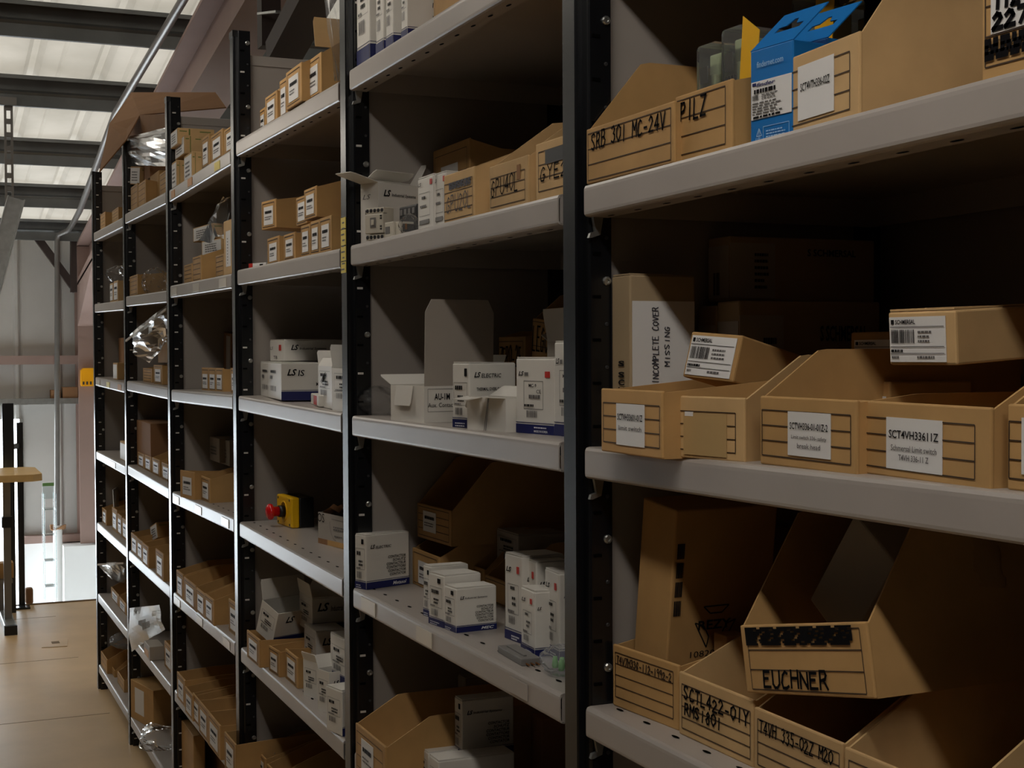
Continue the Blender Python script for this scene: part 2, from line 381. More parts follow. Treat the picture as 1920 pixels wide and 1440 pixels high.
# haunch plate
mk('haunch', [loc(p) for p in [(WX+.25, yc0+.0, 1.75), (WX+.25, yc0+.2, 1.75), (WX+1.3, yc0+.0, roofz(WX+1.3)-.47), (WX+1.3, yc0+.2, roofz(WX+1.3)-.47), (WX+.25, yc0+.0, 2.1), (WX+.25, yc0+.2, 2.1), (WX+1.3, yc0+.0, roofz(WX+1.3)-.4), (WX+1.3, yc0+.2, roofz(WX+1.3)-.4)]],
   [(0, 2, 6, 4), (1, 5, 7, 3), (0, 1, 3, 2), (4, 6, 7, 5), (0, 4, 5, 1), (2, 3, 7, 6)], 'steel_mauve', frame)
# second, darker bracing above the emergency-stop bay
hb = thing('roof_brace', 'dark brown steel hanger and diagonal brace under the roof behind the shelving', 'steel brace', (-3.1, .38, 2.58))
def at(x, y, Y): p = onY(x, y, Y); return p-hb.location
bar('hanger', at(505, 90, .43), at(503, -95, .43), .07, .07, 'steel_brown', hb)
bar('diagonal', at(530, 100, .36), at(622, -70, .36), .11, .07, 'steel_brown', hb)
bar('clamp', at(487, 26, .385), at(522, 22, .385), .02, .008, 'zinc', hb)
# conduit: along the roof, then down the far wall
PX_ = WX+.30
def under(x, y, g):                            # point seen at (x, y) that hangs g below the roof sheets
    d = ray(x, y); t = (roofz(0)-g+.14*CAM.x-CAM.z)/(d.z-.14*d.x); return CAM+d*t
sl = [under(150, 394, .20), under(216, 214, .20), under(348, -8, .20), under(400, -90, .20)]
p0 = sl[0]
pd = onX(107, 446, PX_)
tube('conduit_pipe', [onX(107, 985, PX_), Vector((PX_, pd.y, pd.z-.02)), onX(110, 440, PX_+.02), onX(128, 432, PX_+.1), onX(134, 424, PX_+.15), p0]+sl[1:], .020, 'pipe_grey')
o = bpy.data.objects['conduit_pipe']; tag(o, 'grey steel conduit pipe running under the roof and down the far wall', 'pipe')
tag(tube('downpipe', [onX(108, 985, PX_), onX(110, 1290, PX_)], .034, 'wall_white'), 'white downpipe continuing below the grey conduit on the far wall', 'pipe')
o = thing('rag', 'orange-brown rag hooked over the joint of the conduit and downpipe', 'rag', onX(108, 985, PX_))
V = []; F = []
for i in range(7):
    for j in range(3): V.append(((j-1)*.02+.03, (i-3)*.018, .022*math.cos(i*.7+j)-.012*abs(i-3)*.3))
for i in range(6):
    for j in range(2): a = i*3+j; F.append((a, a+1, a+4, a+3))
q = mk('cloth', V, F, 'kraft_brown', o, True); q.modifiers.new('t', 'SOLIDIFY').thickness = .008
# diagonal strut on the far wall
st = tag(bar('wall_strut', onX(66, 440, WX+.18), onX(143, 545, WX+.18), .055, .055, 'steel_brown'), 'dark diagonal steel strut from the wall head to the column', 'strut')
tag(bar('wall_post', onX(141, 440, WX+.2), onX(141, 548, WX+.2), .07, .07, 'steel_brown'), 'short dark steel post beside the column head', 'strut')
# siren on the column
p = onX(166, 709, WX+.30)
s_ = thing('alarm_beacon', 'yellow alarm sounder fixed to the mauve column', 'alarm', (p.x-.02, p.y, p.z-.06))
prism('housing', [(-.05, 0), (.05, 0), (.055, .012), (.055, .12), (.04, .135), (-.04, .135), (-.055, .12), (-.055, .012)], 'X', -.03, .04, 'siren_yellow', s_)
for i in range(4): box('grille_slot', (.0405, -.045+i*.026, .012), (.042, -.032+i*.026, .035), 'steel_brown', s_)
# cartons on the angle rail of the far wall
p = onX(117, 742, WX+.1)
tag(box('carton', (WX+.03, p.y, zr2+.022), (WX+.13, p.y+.11, zr2+.105), 'kraft_brown', None, .002), 'brown carton resting on the angle rail of the far wall', 'box')
tag(box('carton', (WX+.03, p.y-.085, zr2+.022), (WX+.12, p.y-.015, zr2+.085), 'kraft_brown', None, .002), 'smaller dark carton left of the brown one on the wall rail', 'box')
bpy.data.objects['carton.001']['label'] = 'smaller dark carton beside the conduit on the wall rail'
# clear tall stand with green mark
p0 = onZ(82, 1122, 0); p1 = onZ(104, 1122, 0); ztop = onX(90, 905, p0.x).z
s_ = thing('acrylic_stand', 'tall clear plastic stand with a green header near the far wall', 'stand', ((p0.x+p1.x)/2, (p0.y+p1.y)/2, 0))
wv = (p1.y-p0.y)/2
for sy in (-1, 1):
    for sx in (0, 1): box('rod', (sx*.09-.004, sy*wv-.004, 0), (sx*.09+.004, sy*wv+.004, ztop-.06), 'acrylic', s_)
for z in (.12, .34, .56, .78): box('tray', (-.004, -wv, z*ztop), (.094, wv, z*ztop+.006), 'acrylic', s_)
box('header', (-.004, -wv, ztop-.10), (.0, wv, ztop-.02), 'acrylic', s_); box('green_strip', (-.004, -wv, ztop-.02), (.0, wv, ztop), 'green_mark', s_)
# small wooden stop block at the floor edge
p = onZ(54, 1132, 0); tag(box('stop_block', (p.x-.03, p.y-.02, 0), (p.x+.03, p.y+.025, .10), 'kraft_brown', None, .012), 'small brown rounded block on the floor by the black posts', 'block')
# black posts
p0 = onZ(20, 1148, 0); p1 = onZ(41, 1136, 0); zt0 = onX(20, 756, p0.x).z; zt1 = onX(41, 792, p1.x).z
s_ = thing('black_stand', 'tall black steel stand of two posts near the far opening', 'stand', (p0.x, p0.y, 0))
box('post', (-.03, -.034, 0), (.03, .030, zt0), 'post_black', s_); d = p1-p0
box('post', (d.x-.02, d.y-.018, 0), (d.x+.02, d.y+.018, zt1), 'post_black', s_)
bar('link', (0, 0, zt1-.14), (d.x, d.y, zt1-.14), .02, .03, 'post_black', s_)
box('foot', (-.06, -.05, 0), (d.x+.06, d.y+.04, .012), 'post_black', s_)
# work table with wooden top
p = onZ(16, 1176, 0); zt = onX(40, 888, p.x).z
s_ = thing('work_table', 'small work table with pale wooden top on a grey tee-foot leg', 'table', (p.x, p.y, 0))
pe = onX(71, 885, p.x); wy = pe.y-p.y
prism('table_top', [(-.25, -.9), (.32, -.9), (.32, wy-.05), (.27, wy), (-.20, wy), (-.25, wy-.05)], 'Z', zt-.02, zt+.018, 'wood_top', s_)
box('leg', (-.02, -.022, .05), (.02, .018, zt-.02), 'pipe_grey', s_)
box('foot', (-.28, -.035, 0), (.22, .03, .05), 'zinc', s_, .004); box('foot_cap', (.22, -.036, 0), (.25, .031, .052), 'plastic_black', s_)
box('collar', (-.03, -.03, zt-.30), (.03, .026, zt-.24), 'plastic_black', s_)
# shelf of small cartons behind the table leg
q = onX(12, 1075, p.x-.25)
tag(box('carton', (q.x-.1, q.y-.15, q.z-.03), (q.x, q.y+.04, q.z+.06), 'kraft', None, .002), 'kraft carton on the low ledge under the work table', 'box')
tag(box('ledge', (q.x-.14, q.y-.6, q.z-.05), (q.x+.06, q.y+.03, q.z-.03), 'pipe_grey'), 'low grey ledge under the work table', 'ledge')
box('ledge_leg', (q.x-.12, q.y-.05, 0), (q.x-.08, q.y+.01, q.z-.05), 'pipe_grey', None)
lg = bpy.data.objects['ledge_leg']; lg.parent = bpy.data.objects['ledge']
# floor plate
c0, c1, c2, c3 = onZ(78, 1215, 0), onZ(126, 1212, 0), onZ(128, 1197, 0), onZ(84, 1199, 0)
s_ = thing('floor_plate', 'small square grey metal plate let into the board floor', 'plate', (c0.x, c0.y, 0))
mk('plate', [(p.x-c0.x, p.y-c0.y, z) for z in (.0008, .003) for p in (c0, c1, c2, c3)], [(3, 2, 1, 0), (4, 5, 6, 7), (0, 1, 5, 4), (1, 2, 6, 5), (2, 3, 7, 6), (3, 0, 4, 7)], 'floor_board', s_)
cc = (c0+c1+c2+c3)/4-c0; box('hole', (cc.x-.03, cc.y-.02, .003), (cc.x+.03, cc.y+.02, .0036), 'joint_dark', s_)
# hanging slotted strut and galvanised channel by the aisle
X = CAM.x-7.67; a = onX(8, 186, X); b_ = onX(18, 385, X)
s_ = thing('slotted_strut', 'grey slotted steel strut hanging from a purlin over the aisle', 'strut', b_)
L = a.z-b_.z
for sy in (-1, 1): box('edge', (-.003, sy*.016-.006, 0), (.003, sy*.016+.006, L), 'pipe_grey', s_)
for i in range(int(L/.07)+1): box('bridge', (-.003, -.011, i*.07), (.003, .011, i*.07+.028), 'pipe_grey', s_)
box('bracket', (-.02, -.04, L-.03), (.02, .04, L+.01), 'pipe_grey', s_)
X = CAM.x-7.67+.004; a = onX(30, 372, X); b_ = onX(-20, 560, X)
s_ = thing('galvanised_channel', 'bright galvanised channel hanging at a slant over the aisle', 'channel', b_)
dv = a-b_; dd = dv.normalized(); sd = Vector((0, dd.z, -dd.y))
for (o0, o1, t0, t1) in ((-.044, -.038, 0, .05), (.038, .044, 0, .05), (-.038, .038, 0, .006)):
    V = [dd*(0 if i == 0 else dv.length)+sd*o_+Vector((t, 0, 0)) for i in (0, 1) for (o_, t) in ((o0, t0), (o1, t0), (o1, t1), (o0, t1))]
    mk('web' if t1 < .01 else 'flange', V, [(3, 2, 1, 0), (4, 5, 6, 7), (0, 1, 5, 4), (1, 2, 6, 5), (2, 3, 7, 6), (3, 0, 4, 7)], 'zinc', s_)
# LED battens over the aisle; near-end and wide-end lamps are added for brightness
for (x0, x1, Y, Z, lab) in ((.35, 1.75, -.80, 2.80, 'white batten lamp hung over the aisle by the blue hang-tab cartons'),
    (1.95, 3.05, -.80, 2.80, 'added batten lamp, unseen at the near end, brightening faces turned that way'), (-2.15, -.85, -.62, 2.74, 'white batten lamp hung over the aisle by the farther bays'),
    (-6.6, -5.1, -1.35, 2.70, 'added batten lamp, unseen over the wide end, brightening the far floor')):
    s_ = thing('batten_lamp', lab, 'lamp', ((x0+x1)/2, Y, Z)); h = (x1-x0)/2
    box('housing', (-h-.02, -.05, .012), (h+.02, .05, .06), 'wall_white', s_, .004)
    box('diffuser', (-h, -.04, -.040), (h, .04, .012), 'led' if x0 > 0 else 'led_dim', s_, .008)
    for e in (-.8, .8): box('hanger_rod', (e*h-.003, -.003, .06), (e*h+.003, .003, roofz((x0+x1)/2+e*h)-Z+.0), 'zinc', s_)
# ================================================================ shelving
PW, PD, PT = .0385, .039, 2.37
BN = {1: 'with the blue hang-tab cartons', 2: 'with the stacked contactor cartons', 3: 'holding the yellow emergency-stop button', 4: 'between the emergency-stop bay and the big carton',
      5: 'topped by the large open brown carton', 6: 'at the row end by the steel column'}
hole_me = None
def disc_mesh(name, rx, ry, axis):
    V = [(rx*math.cos(a*math.pi/5), ry*math.sin(a*math.pi/5)) for a in range(10)]
    if axis == 'Z': V = [(a, b_, 0) for a, b_ in V]
    me = bpy.data.meshes.new(name); me.from_pydata(V, [], [tuple(range(10))]); return me
HOLE = disc_mesh('slot_hole', .0085, .0028, 'Z'); HOLE.materials.append(MATS['hole_black'])
def boltmesh(r, h):
    V, F = [], []; n = 10
    for (rr, hh) in ((r, 0), (r, h*.5), (r*.75, h), (r*.42, h), (r*.36, h*.45)):
        for k in range(n): a = 2*math.pi*k/n; V.append((hh, rr*math.cos(a), rr*math.sin(a)))
    for i in range(4):
        for k in range(n): F.append((i*n+k, i*n+(k+1) % n, (i+1)*n+(k+1) % n, (i+1)*n+k))
    F.append(tuple(range(4*n, 5*n))); me = bpy.data.meshes.new('bolt'); me.from_pydata(V, [], F); me.materials.append(MATS['zinc']); return me
BOLT, RIVET = boltmesh(.0058, .004), boltmesh(.0026, .0015)
RIVET.materials.clear(); RIVET.materials.append(MATS['device_dark'])
SLOT = bpy.data.meshes.new('slot_mark'); SLOT.from_pydata(bv((0, -.0055, -.002), (.0012, .0055, .002)), [], BF); SLOT.materials.append(MATS['slot_glint'])
SLOTD = SLOT.copy(); SLOTD.materials.clear(); SLOTD.materials.append(MATS['hole_black'])
def inst(name, me, loc_, par): o = bpy.data.objects.new(name, me); COL.objects.link(o); o.location = loc_; o.parent = par; return o
DEPTH = .46
for b_ in range(1, 8):
    x = XB(b_)
    if b_ == 7: break
    bay = thing('shelving_bay', 'grey steel shelving bay on black slotted posts '+BN[b_], 'shelving', (x, 0, 0), group='bays of the long shelving row')
    n_posts = 1
    for side in ((0, 1) if b_ == 1 else (0,)):
        ox = side*1.0
        prof = [(ox, .0), (ox+.002, -.002), (ox+PW-.002, -.002), (ox+PW, 0), (ox+PW, .008), (ox+.055, .008), (ox+.057, .010), (ox+.057, PD), (ox+.052, PD), (ox+.052, .014), (ox-.013, .014), (ox-.013, PD), (ox-.018, PD), (ox-.018, .010), (ox-.016, .008), (ox, .008)]
        po = prism('post', prof, 'Z', 0, PT-.02*0, 'post_black', bay)
        box('post_cap', (ox-.001, -.003, PT-.012), (ox+PW+.001, .010, PT+.004), 'plastic_black', po)
        prism('back_post', [(ox-.018, DEPTH-PD), (ox+.057, DEPTH-PD), (ox+.057, DEPTH), (ox-.018, DEPTH)], 'Z', 0, PT-.04, 'post_black', bay)
        sp = box('side_panel', (ox+.044, PD, .05), (ox+.046, DEPTH-PD, PT-.06), 'panel_grey', bay)
        box('top_fold', (ox+.0465, PD, PT-.085), (ox+.049, DEPTH-PD, PT-.06), 'panel_grey', sp)
        if side == 0:
            z = .03; k = 0
            while z < PT-.05:
                lit = (k*7+b_*3) % 5
                inst('slot_mark', SLOT if (b_ > 1 and lit < (4 if b_ > 3 else 2)) else SLOTD, (.0572, .018, z), po)  # pale copies stand for slot edges catching light, black copies for unlit slots
                inst('bolt' if (k+b_) % 3 == 0 else 'rivet', BOLT if (k+b_) % 3 == 0 else RIVET, (.0572, .032, z+.02), po)
                z += .0545; k += 1
    box('back_panel', (.0, DEPTH-.001, .05), (1.0, DEPTH+.001, 2.12), 'panel_grey', bay)
    for k in range(1, 8):
        if b_ == 1 and k == 1: zl = zr_ = ZL(1)
        l, r_ = OFF.get((b_, k), (0, 0)); zl, zr_ = ZL(k)+l, ZL(k)+r_
        x0, x1 = .0585, .981
        pr = [(DEPTH-.015, 0), (.006, 0), (.002, -.0012), (.0003, -.0045), (0, -.008), (0, -.034), (.0005, -.037), (.0025, -.039), (.006, -.0400), (.034, -.0400), (.034, -.0388), (.007, -.0388), (.0035, -.037), (.0018, -.034), (.0018, -.008), (.0035, -.004), (.007, -.0018), (DEPTH-.015, -.0018)]
        n = len(pr); V = [(x0, p[0], zl+p[1]) for p in pr]+[(x1, p[0], zr_+p[1]) for p in pr]
        F = [tuple(range(n)), tuple(range(n, 2*n))[::-1]]+[(i, n+i, n+(i+1) % n, (i+1) % n) for i in range(n)]
        # end plates and rear lip
        for (xa, za) in ((x0, zl), (x1-.0015, zr_)):
            kk = len(V); V += bv((xa, .004, za-.039), (xa+.0015, DEPTH-.015, za-.002)); F += [tuple(i+kk for i in f) for f in BF]
        kk = len(V); V += [(x0, DEPTH-.0165, zl-.039), (x1, DEPTH-.0165, zr_-.039), (x1, DEPTH-.015, zr_-.039), (x0, DEPTH-.015, zl-.039), (x0, DEPTH-.0165, zl-.001), (x1, DEPTH-.0165, zr_-.001), (x1, DEPTH-.015, zr_-.001), (x0, DEPTH-.015, zl-.001)]
        F += [tuple(i+kk for i in f) for f in BF]
        me = bpy.data.meshes.new('shelf'); me.from_pydata(V, [], F)
        bm = bmesh.new(); bm.from_mesh(me); bmesh.ops.recalc_face_normals(bm, faces=bm.faces); bm.to_mesh(me); bm.free()
        sh = link('shelf', me, 'shelf_grey', bay)
        if b_ <= 4 and k <= 6:
            for i in range(13):
                X = x0+.035+i*.0685; zz = zl+(zr_-zl)*(X-x0)/(x1-x0)
                if k >= 4: inst('slot_hole', HOLE, (X, .030, zz+.0006), sh)
                elif k <= 2 and b_ <= 3:
                    h_ = inst('slot_hole', HOLE, (X, .020, zz-.0406), sh); h_.rotation_euler = (math.pi, 0, 0)
        if b_ <= 5:      # bent clip that carries the shelf at the post
            prism('shelf_clip', [(.010, zl-.040), (.024, zl-.040), (.020, zl-.062), (.008, zl-.066), (.004, zl-.066), (.006, zl-.060), (.013, zl-.058)], 'X', .0585, .0645, 'zinc', sh)
        def holder(u, w_, m, z0=-.033, z1=-.010):
            zz = zl+(zr_-zl)*u
            box('label_holder', (u-w_/2, -.0016, zz+z0), (u+w_/2, -.0002, zz+z1), m, sh, .0004)
        if (b_, k) == (2, 4): holder(.155, .085, 'holder', -.034, -.008); holder(.46, .075, 'holder', -.034, -.008); holder(.85, .06, 'shelf_grey')
        if (b_, k) == (4, 1): holder(.13, .06, 'orange_tag'); holder(.42, .07, 'orange_tag', -.03, -.006); holder(.82, .07, 'yellow_sticker')
        if (b_, k) in ((4, 2), (4, 4), (4, 5)): holder(.13, .10, 'holder'); holder(.50, .09, 'holder'); holder(.88, .09, 'holder')
        if (b_, k) == (6, 3): holder(.16, .12, 'holder'); holder(.5, .1, 'yellow_sticker'); holder(.85, .1, 'orange_tag')
        if (b_, k) == (6, 4): holder(.5, .4, 'holder')
    if b_ == 2:
        po = [c for c in bay.children if c.name.startswith('post')][0]
        za, zb = onY(646, 408, 0).z, onY(646, 512, 0).z
        for i, (p0_, p1_) in enumerate(((0, .2), (.22, .5), (.52, .78), (.8, 1))):
            q = box('sticker', (.003, -.0032, za+(zb-za)*p1_), (.034, -.0021, za+(zb-za)*p0_), 'yellow_sticker', po)
        for i in range(9):
            box('sticker_print', (.006+.004*(i % 3), -.0036, zb+(za-zb)*(.05+i*.105)), (.026+.003*(i % 2), -.0033, zb+(za-zb)*(.05+i*.105)+.003), 'print_grey', po)
# ================================================================ contents of the shelves
class Fr: pass
def solve(px, py, A, u):
    """distance along u from A (plan view) at which the image column px is met"""
    d = ray(px, py); a11, a12, a21, a22 = d.x, -u.x, d.y, -u.y; bx, by = A.x-CAM.x, A.y-CAM.y
    det = a11*a22-a12*a21; return (a11*by-a21*bx)/det
def fit(b_, k, xl, yt, xr, yb=None, yrb=None, Y=.014, rot=0, d=.3, xd=None, stack=False, h=None, z=None, yxd=None):
    """pixel measurements -> base corner, turn, width, depth, height of a box standing on a shelf"""
    f = Fr()
    zd = deck(b_, k) if z is None else z
    if yb is not None and not stack: A = onZ(xl, yb, zd)
    else: A = onY(xl, yt, Y)
    lim = XB(b_)+.0605
    if A.x < lim: A = onX(xl, yb if (yb is not None and not stack) else yt, lim); Y = A.y      # keep clear of the post and side panel
    if z is None and not stack: zd = deck(b_, k, A.x)
    if stack: zd = onY(xl, yb, Y).z
    A.z = zd
    if yrb is not None:
        B = onZ(xr, yrb, zd); rot = math.degrees(math.atan2(B.y-A.y, B.x-A.x))
    r = R(rot); u = Vector((math.cos(r), math.sin(r), 0)); v = Vector((-math.sin(r), math.cos(r), 0))
    f.w = solve(xr, yt, A, u)
    f.h = h if h else onY(xl, yt, A.y).z-zd
    if xd is not None: f.d = solve(xd, yt, A+u*f.w, v)
    else: f.d = d
    if abs(rot) < 15: f.d = max(.03, min(f.d, .435-A.y))
    f.A, f.rot, f.u, f.v = A, rot, u, v
    return f
def faces(w, d, h):
    return {'F': Face((0, 0, 0), (1, 0, 0), (0, 0, 1), (0, -1, 0), w, h), 'R': Face((w, 0, 0), (0, 1, 0), (0, 0, 1), (1, 0, 0), d, h),
            'L': Face((0, d, 0), (0, -1, 0), (0, 0, 1), (-1, 0, 0), d, h), 'T': Face((0, 0, h), (1, 0, 0), (0, 1, 0), (0, 0, 1), w, d)}
LOG = []
def root(name, f, label, cat, group, tilt=(0, 0)):
    LOG.append((name, label, round(f.w, 3), round(f.d, 3), round(f.h, 3), round(f.A.y, 3)))
    return thing(name, label, cat, f.A, (R(tilt[0]), R(tilt[1]), R(f.rot)), group)
def pbin(f, label, group=None, hb=None, s=.42, m='kraft', rules=3, dec=None, tilt=(0, 0), fr=(.07, .12, .93, .80), lab=None, t=.003, name='parts_bin', rw=.0011, hl=None):
    """open-fronted corrugated parts bin: low front, sides sweeping up to a high back"""
    o = root(name, f, label, 'storage bin', group, tilt); w_, d, h = f.w, f.d, f.h
    hb = hb or h*1.9
    box('front_panel', (0, 0, 0), (w_, t*1.6, h), m, o, min(.002, t*.6))
    for x0, q in ((0, hl or hb), (w_-t, hb)): prism('side_panel', [(t, 0), (d, 0), (d, q), (d*s, q), (d*s*.86, q-(q-h)*.03), (t, h-.002)], 'X', x0+.0002, x0+t-.0002, m, o)
    box('back_panel', (t, d-t, 0), (w_-t, d, hb-.002), m, o)
    box('base', (t, t, .0005), (w_-t, d-t, t), m, o)
    fc = Face((0, 0, 0), (1, 0, 0), (0, 0, 1), (0, -1, 0), w_, h)
    if rules: fc.frame(*fr, rules, rw, 'ruled_lines', 'rule_brown', o)
    if lab:
        q = fc.rect(*lab, 'label', 'label_white', o, 1.6)
        a, b_, c, e = lab; W, H = c-a, e-b_
        fc.small(a+.15*W, b_+.62*H, c-.12*W, b_+.78*H, 1, 'print_black', o, int(w_*1e5), 2.6, fill=.9, ragged=False)
        fc.small(a+.12*W, b_+.28*H, c-.1*W, b_+.52*H, 2, 'print_grey', o, int(w_*1e5)+1, 2.6)
    if dec: dec(fc, o)
    return o
def flap(o, w_, d, h, edge, L, ang, m, t=.0014, a=0, e=1, name='flap', taper=.0):
    """hinged flap on a top edge; ang measured up from horizontal-outward (0 = flat out, 90 = straight up)"""
    c, s_ = math.cos(R(ang)), math.sin(R(ang))
    E = {'F': ((0, 0), (1, 0), (0, -1), w_), 'B': ((0, d), (1, 0), (0, 1), w_), 'L': ((0, 0), (0, 1), (-1, 0), d), 'R': ((w_, 0), (0, 1), (1, 0), d)}[edge]
    P = lambda u, q, n: Vector((E[0][0]+E[1][0]*u+E[2][0]*(q*c-n*s_), E[0][1]+E[1][1]*u+E[2][1]*(q*c-n*s_), h+q*s_+n*c))
    u0, u1 = a*E[3]+.001, e*E[3]-.001; tp = taper*L
    V = [P(u, q, n) for n in (0, t) for (u, q) in ((u0, 0), (u1, 0), (u1, L*.85), (u1-tp-.003, L), (u0+tp+.003, L), (u0, L*.85))]
    F = [(5, 4, 3, 2, 1, 0), (6, 7, 8, 9, 10, 11)]+[(i, (i+1) % 6, 6+(i+1) % 6, 6+i) for i in range(6)]
    return mk(name, V, F, m, o)
def carton(f, label, group=None, m='white_card', dec=None, open_=False, flaps=(), tilt=(0, 0), name='carton', seam=True, inner=None):
    o = root(name, f, label, 'box', group, tilt); w_, d, h = f.w, f.d, f.h
    if open_:
        t = .0016
        multi('body', [((0, 0, 0), (w_, t, h)), ((0, d-t, 0), (w_, d, h)), ((0, t, 0), (t, d-t, h)), ((w_-t, t, 0), (w_, d-t, h)), ((t, t, 0), (w_-t, d-t, t))], m, o)
    else:
        box('body', (0, 0, 0), (w_, d, h), m, o, min(.0022, w_*.05))
        if seam: # tuck-in lid: a slightly proud top panel with a shadow gap at its front edge
            mk('lid', [(.002, .001, h+.0004), (w_-.002, .001, h+.0004), (w_-.002, d-.002, h+.0004), (.002, d-.002, h+.0004), (.002, .001, h+.0022), (w_-.002, .001, h+.0022), (w_-.002, d-.002, h+.0008), (.002, d-.002, h+.0008)], BF, m, o)
    for fl in flaps: flap(o, w_, d, h, *fl[:3], fl[3] if len(fl) > 3 else m, **(fl[4] if len(fl) > 4 else {}))
    if dec: dec(faces(w_, d, h), o)
    return o
# ---- printing presets -------------------------------------------------
def logo(F, o, u, v, hh, tail=None, tail_w=1, m='print_black', ts=.6):
    """slanted two-letter maker's mark with an optional following word"""
    wd = hh*F.H*1.45/F.W
    F.text(u, v, u+wd, v+hh, 'LS', m, o, .35, .03, name='logo')
    if tail: F.text(u+wd*1.12, v-hh*.05, u+wd*1.12+tail_w, v+hh*ts, tail, m, o, .15, .012, name='logo')
    return u+wd
def tech(F, o, u0=.12, v0=.28, u1=.88, v1=.8, seed=1, bar=True, red=True):
    """boxed technical panel: type line, marks, small print and a barcode"""
    F.frame(u0, v0+(v1-v0)*.30, u1, v1, 1, .0006, 'print_frame', 'print_grey', o)
    F.small(u0+.1, v1-(v1-v0)*.22, u1-.12, v1-(v1-v0)*.08, 1, 'print_black', o, seed, fill=.9)
    F.small(u0+.25, v0+(v1-v0)*.42, u1-.08, v0+(v1-v0)*.66, 2, 'print_black', o, seed+1, fill=.55)
    F.small(u0+.06, v0+(v1-v0)*.32, u1-.3, v0+(v1-v0)*.38, 1, 'print_grey', o, seed+2, fill=.7)
    if bar: F.bars(u0+.1, v0, u0+(u1-u0)*.7, v0+(v1-v0)*.22, 'print_grey', o, 12, seed)
def band(fs, o, hh=.13, m='navy', sides='FR', line=True):
    for s_ in sides:
        fs[s_].rect(.004, .003, .996, hh, 'colour_band', m, o, 1)
        if line: fs[s_].lines([(.004, hh+.022, .996, hh+.022)], .0010, 'band_line', m, o)
WORDS = ['CONTACTOR', 'SCHUTZ', 'CONTACTEUR', 'CONTATTORE', 'CONTACTOR', 'CONTATOR']
def contactor(tail, foot, seed=1, face='R', tw=.36):
    def g(fs, o):
        band(fs, o, .13); F = fs[face]
        logo(F, o, .09, .75, .075, tail, tw)
        for i, wd in enumerate(WORDS):
            L = .036*len(wd)+.09; F.text(.91-L, .54-i*.066, .91, .54-i*.066+.05, wd, 'print_black', o, .12, .02)
        if foot: F.text(.60, .035, .92, .10, foot, 'print_white', o, .3, .02, 2.5)
        tech(fs['F'], o, .12, .2, .88, .75, seed); fs['F'].rect(.62, .84, .8, .93, 'red_mark', 'print_black', o, 2)
        fs['F'].small(.15, .02, .8, .1, 2, 'print_white', o, seed, 2.5)
    return g
def plain_ls(tail=None, tw=.3, bandh=.14, v=.68, u=.1, hh=.11, seed=2, sides='FR', extra=None, red=False):
    def g(fs, o):
        if bandh: band(fs, o, bandh, sides=sides)
        logo(fs['R'], o, u, v, hh, tail, tw)
        tech(fs['F'], o, .12, .25, .88, .78, seed)
        if red: fs['F'].rect(.72, .80, .84, .93, 'red_mark', 'print_red', o, 2)
        if extra: extra(fs, o)
    return g
def tall_ls(seed=1, bandh=.11):
    def g(fs, o):
        band(fs, o, bandh); F = fs['F']
        F.text(.12, .80, .42, .86, 'LS', 'print_black', o, .3, .03, name='logo'); F.rect(.72, .80, .84, .88, 'red_mark', 'print_red', o, 2)
        F.frame(.2, .32, .8, .66, 1, .0006, 'print_frame', 'print_grey', o)
        F.small(.36, .60, .62, .64, 1, 'print_black', o, seed, fill=.9); F.small(.45, .42, .76, .55, 2, 'print_black', o, seed+1, fill=.5); F.small(.22, .33, .62, .37, 1, 'print_grey', o, seed+2, fill=.7)
        F.bars(.25, .2, .62, .29, 'print_grey', o, 12, seed); F.small(.42, .02, .88, .08, 2, 'print_white', o, seed, 2.5, fill=.6)
        logo(fs['R'], o, .1, .72, .05)
    return g
def reader_label(F, o, u0, v0, u1, v1, seed=1, head='SCHMERSAL'):
    W, H = u1-u0, v1-v0
    F.rect(u0, v0, u1, v1, 'label', 'label_white', o, 1.5)
    P = lambda a, b_, c, d: (u0+a*W, v0+b_*H, u0+c*W, v0+d*H)
    F.rect(*P(.04, .84, .085, .94), 'maker_mark', 'print_black', o, 2.6); F.text(*P(.12, .84, .48, .94), head, 'print_black', o, 0, .02, 2.6)
    F.lines([P(.02, .78, .98, .78), P(.02, .34, .98, .34), P(.02, .19, .98, .19)], .0007, 'label_rule', 'print_grey', o, 2.6)
    F.bars(*P(.04, .42, .46, .72), 'print_black', o, 20, seed, 2.6)
    F.small(*P(.52, .44, .84, .74), 3, 'print_grey', o, seed, 2.6); F.small(*P(.03, .22, .34, .32), 1, 'print_black', o, seed+1, 2.6, fill=.6)
    F.small(*P(.5, .08, .85, .17), 1, 'print_grey', o, seed+2, 2.6, fill=.6); F.small(*P(.04, .08, .18, .17), 1, 'print_grey', o, seed+3, 2.6, fill=.6)
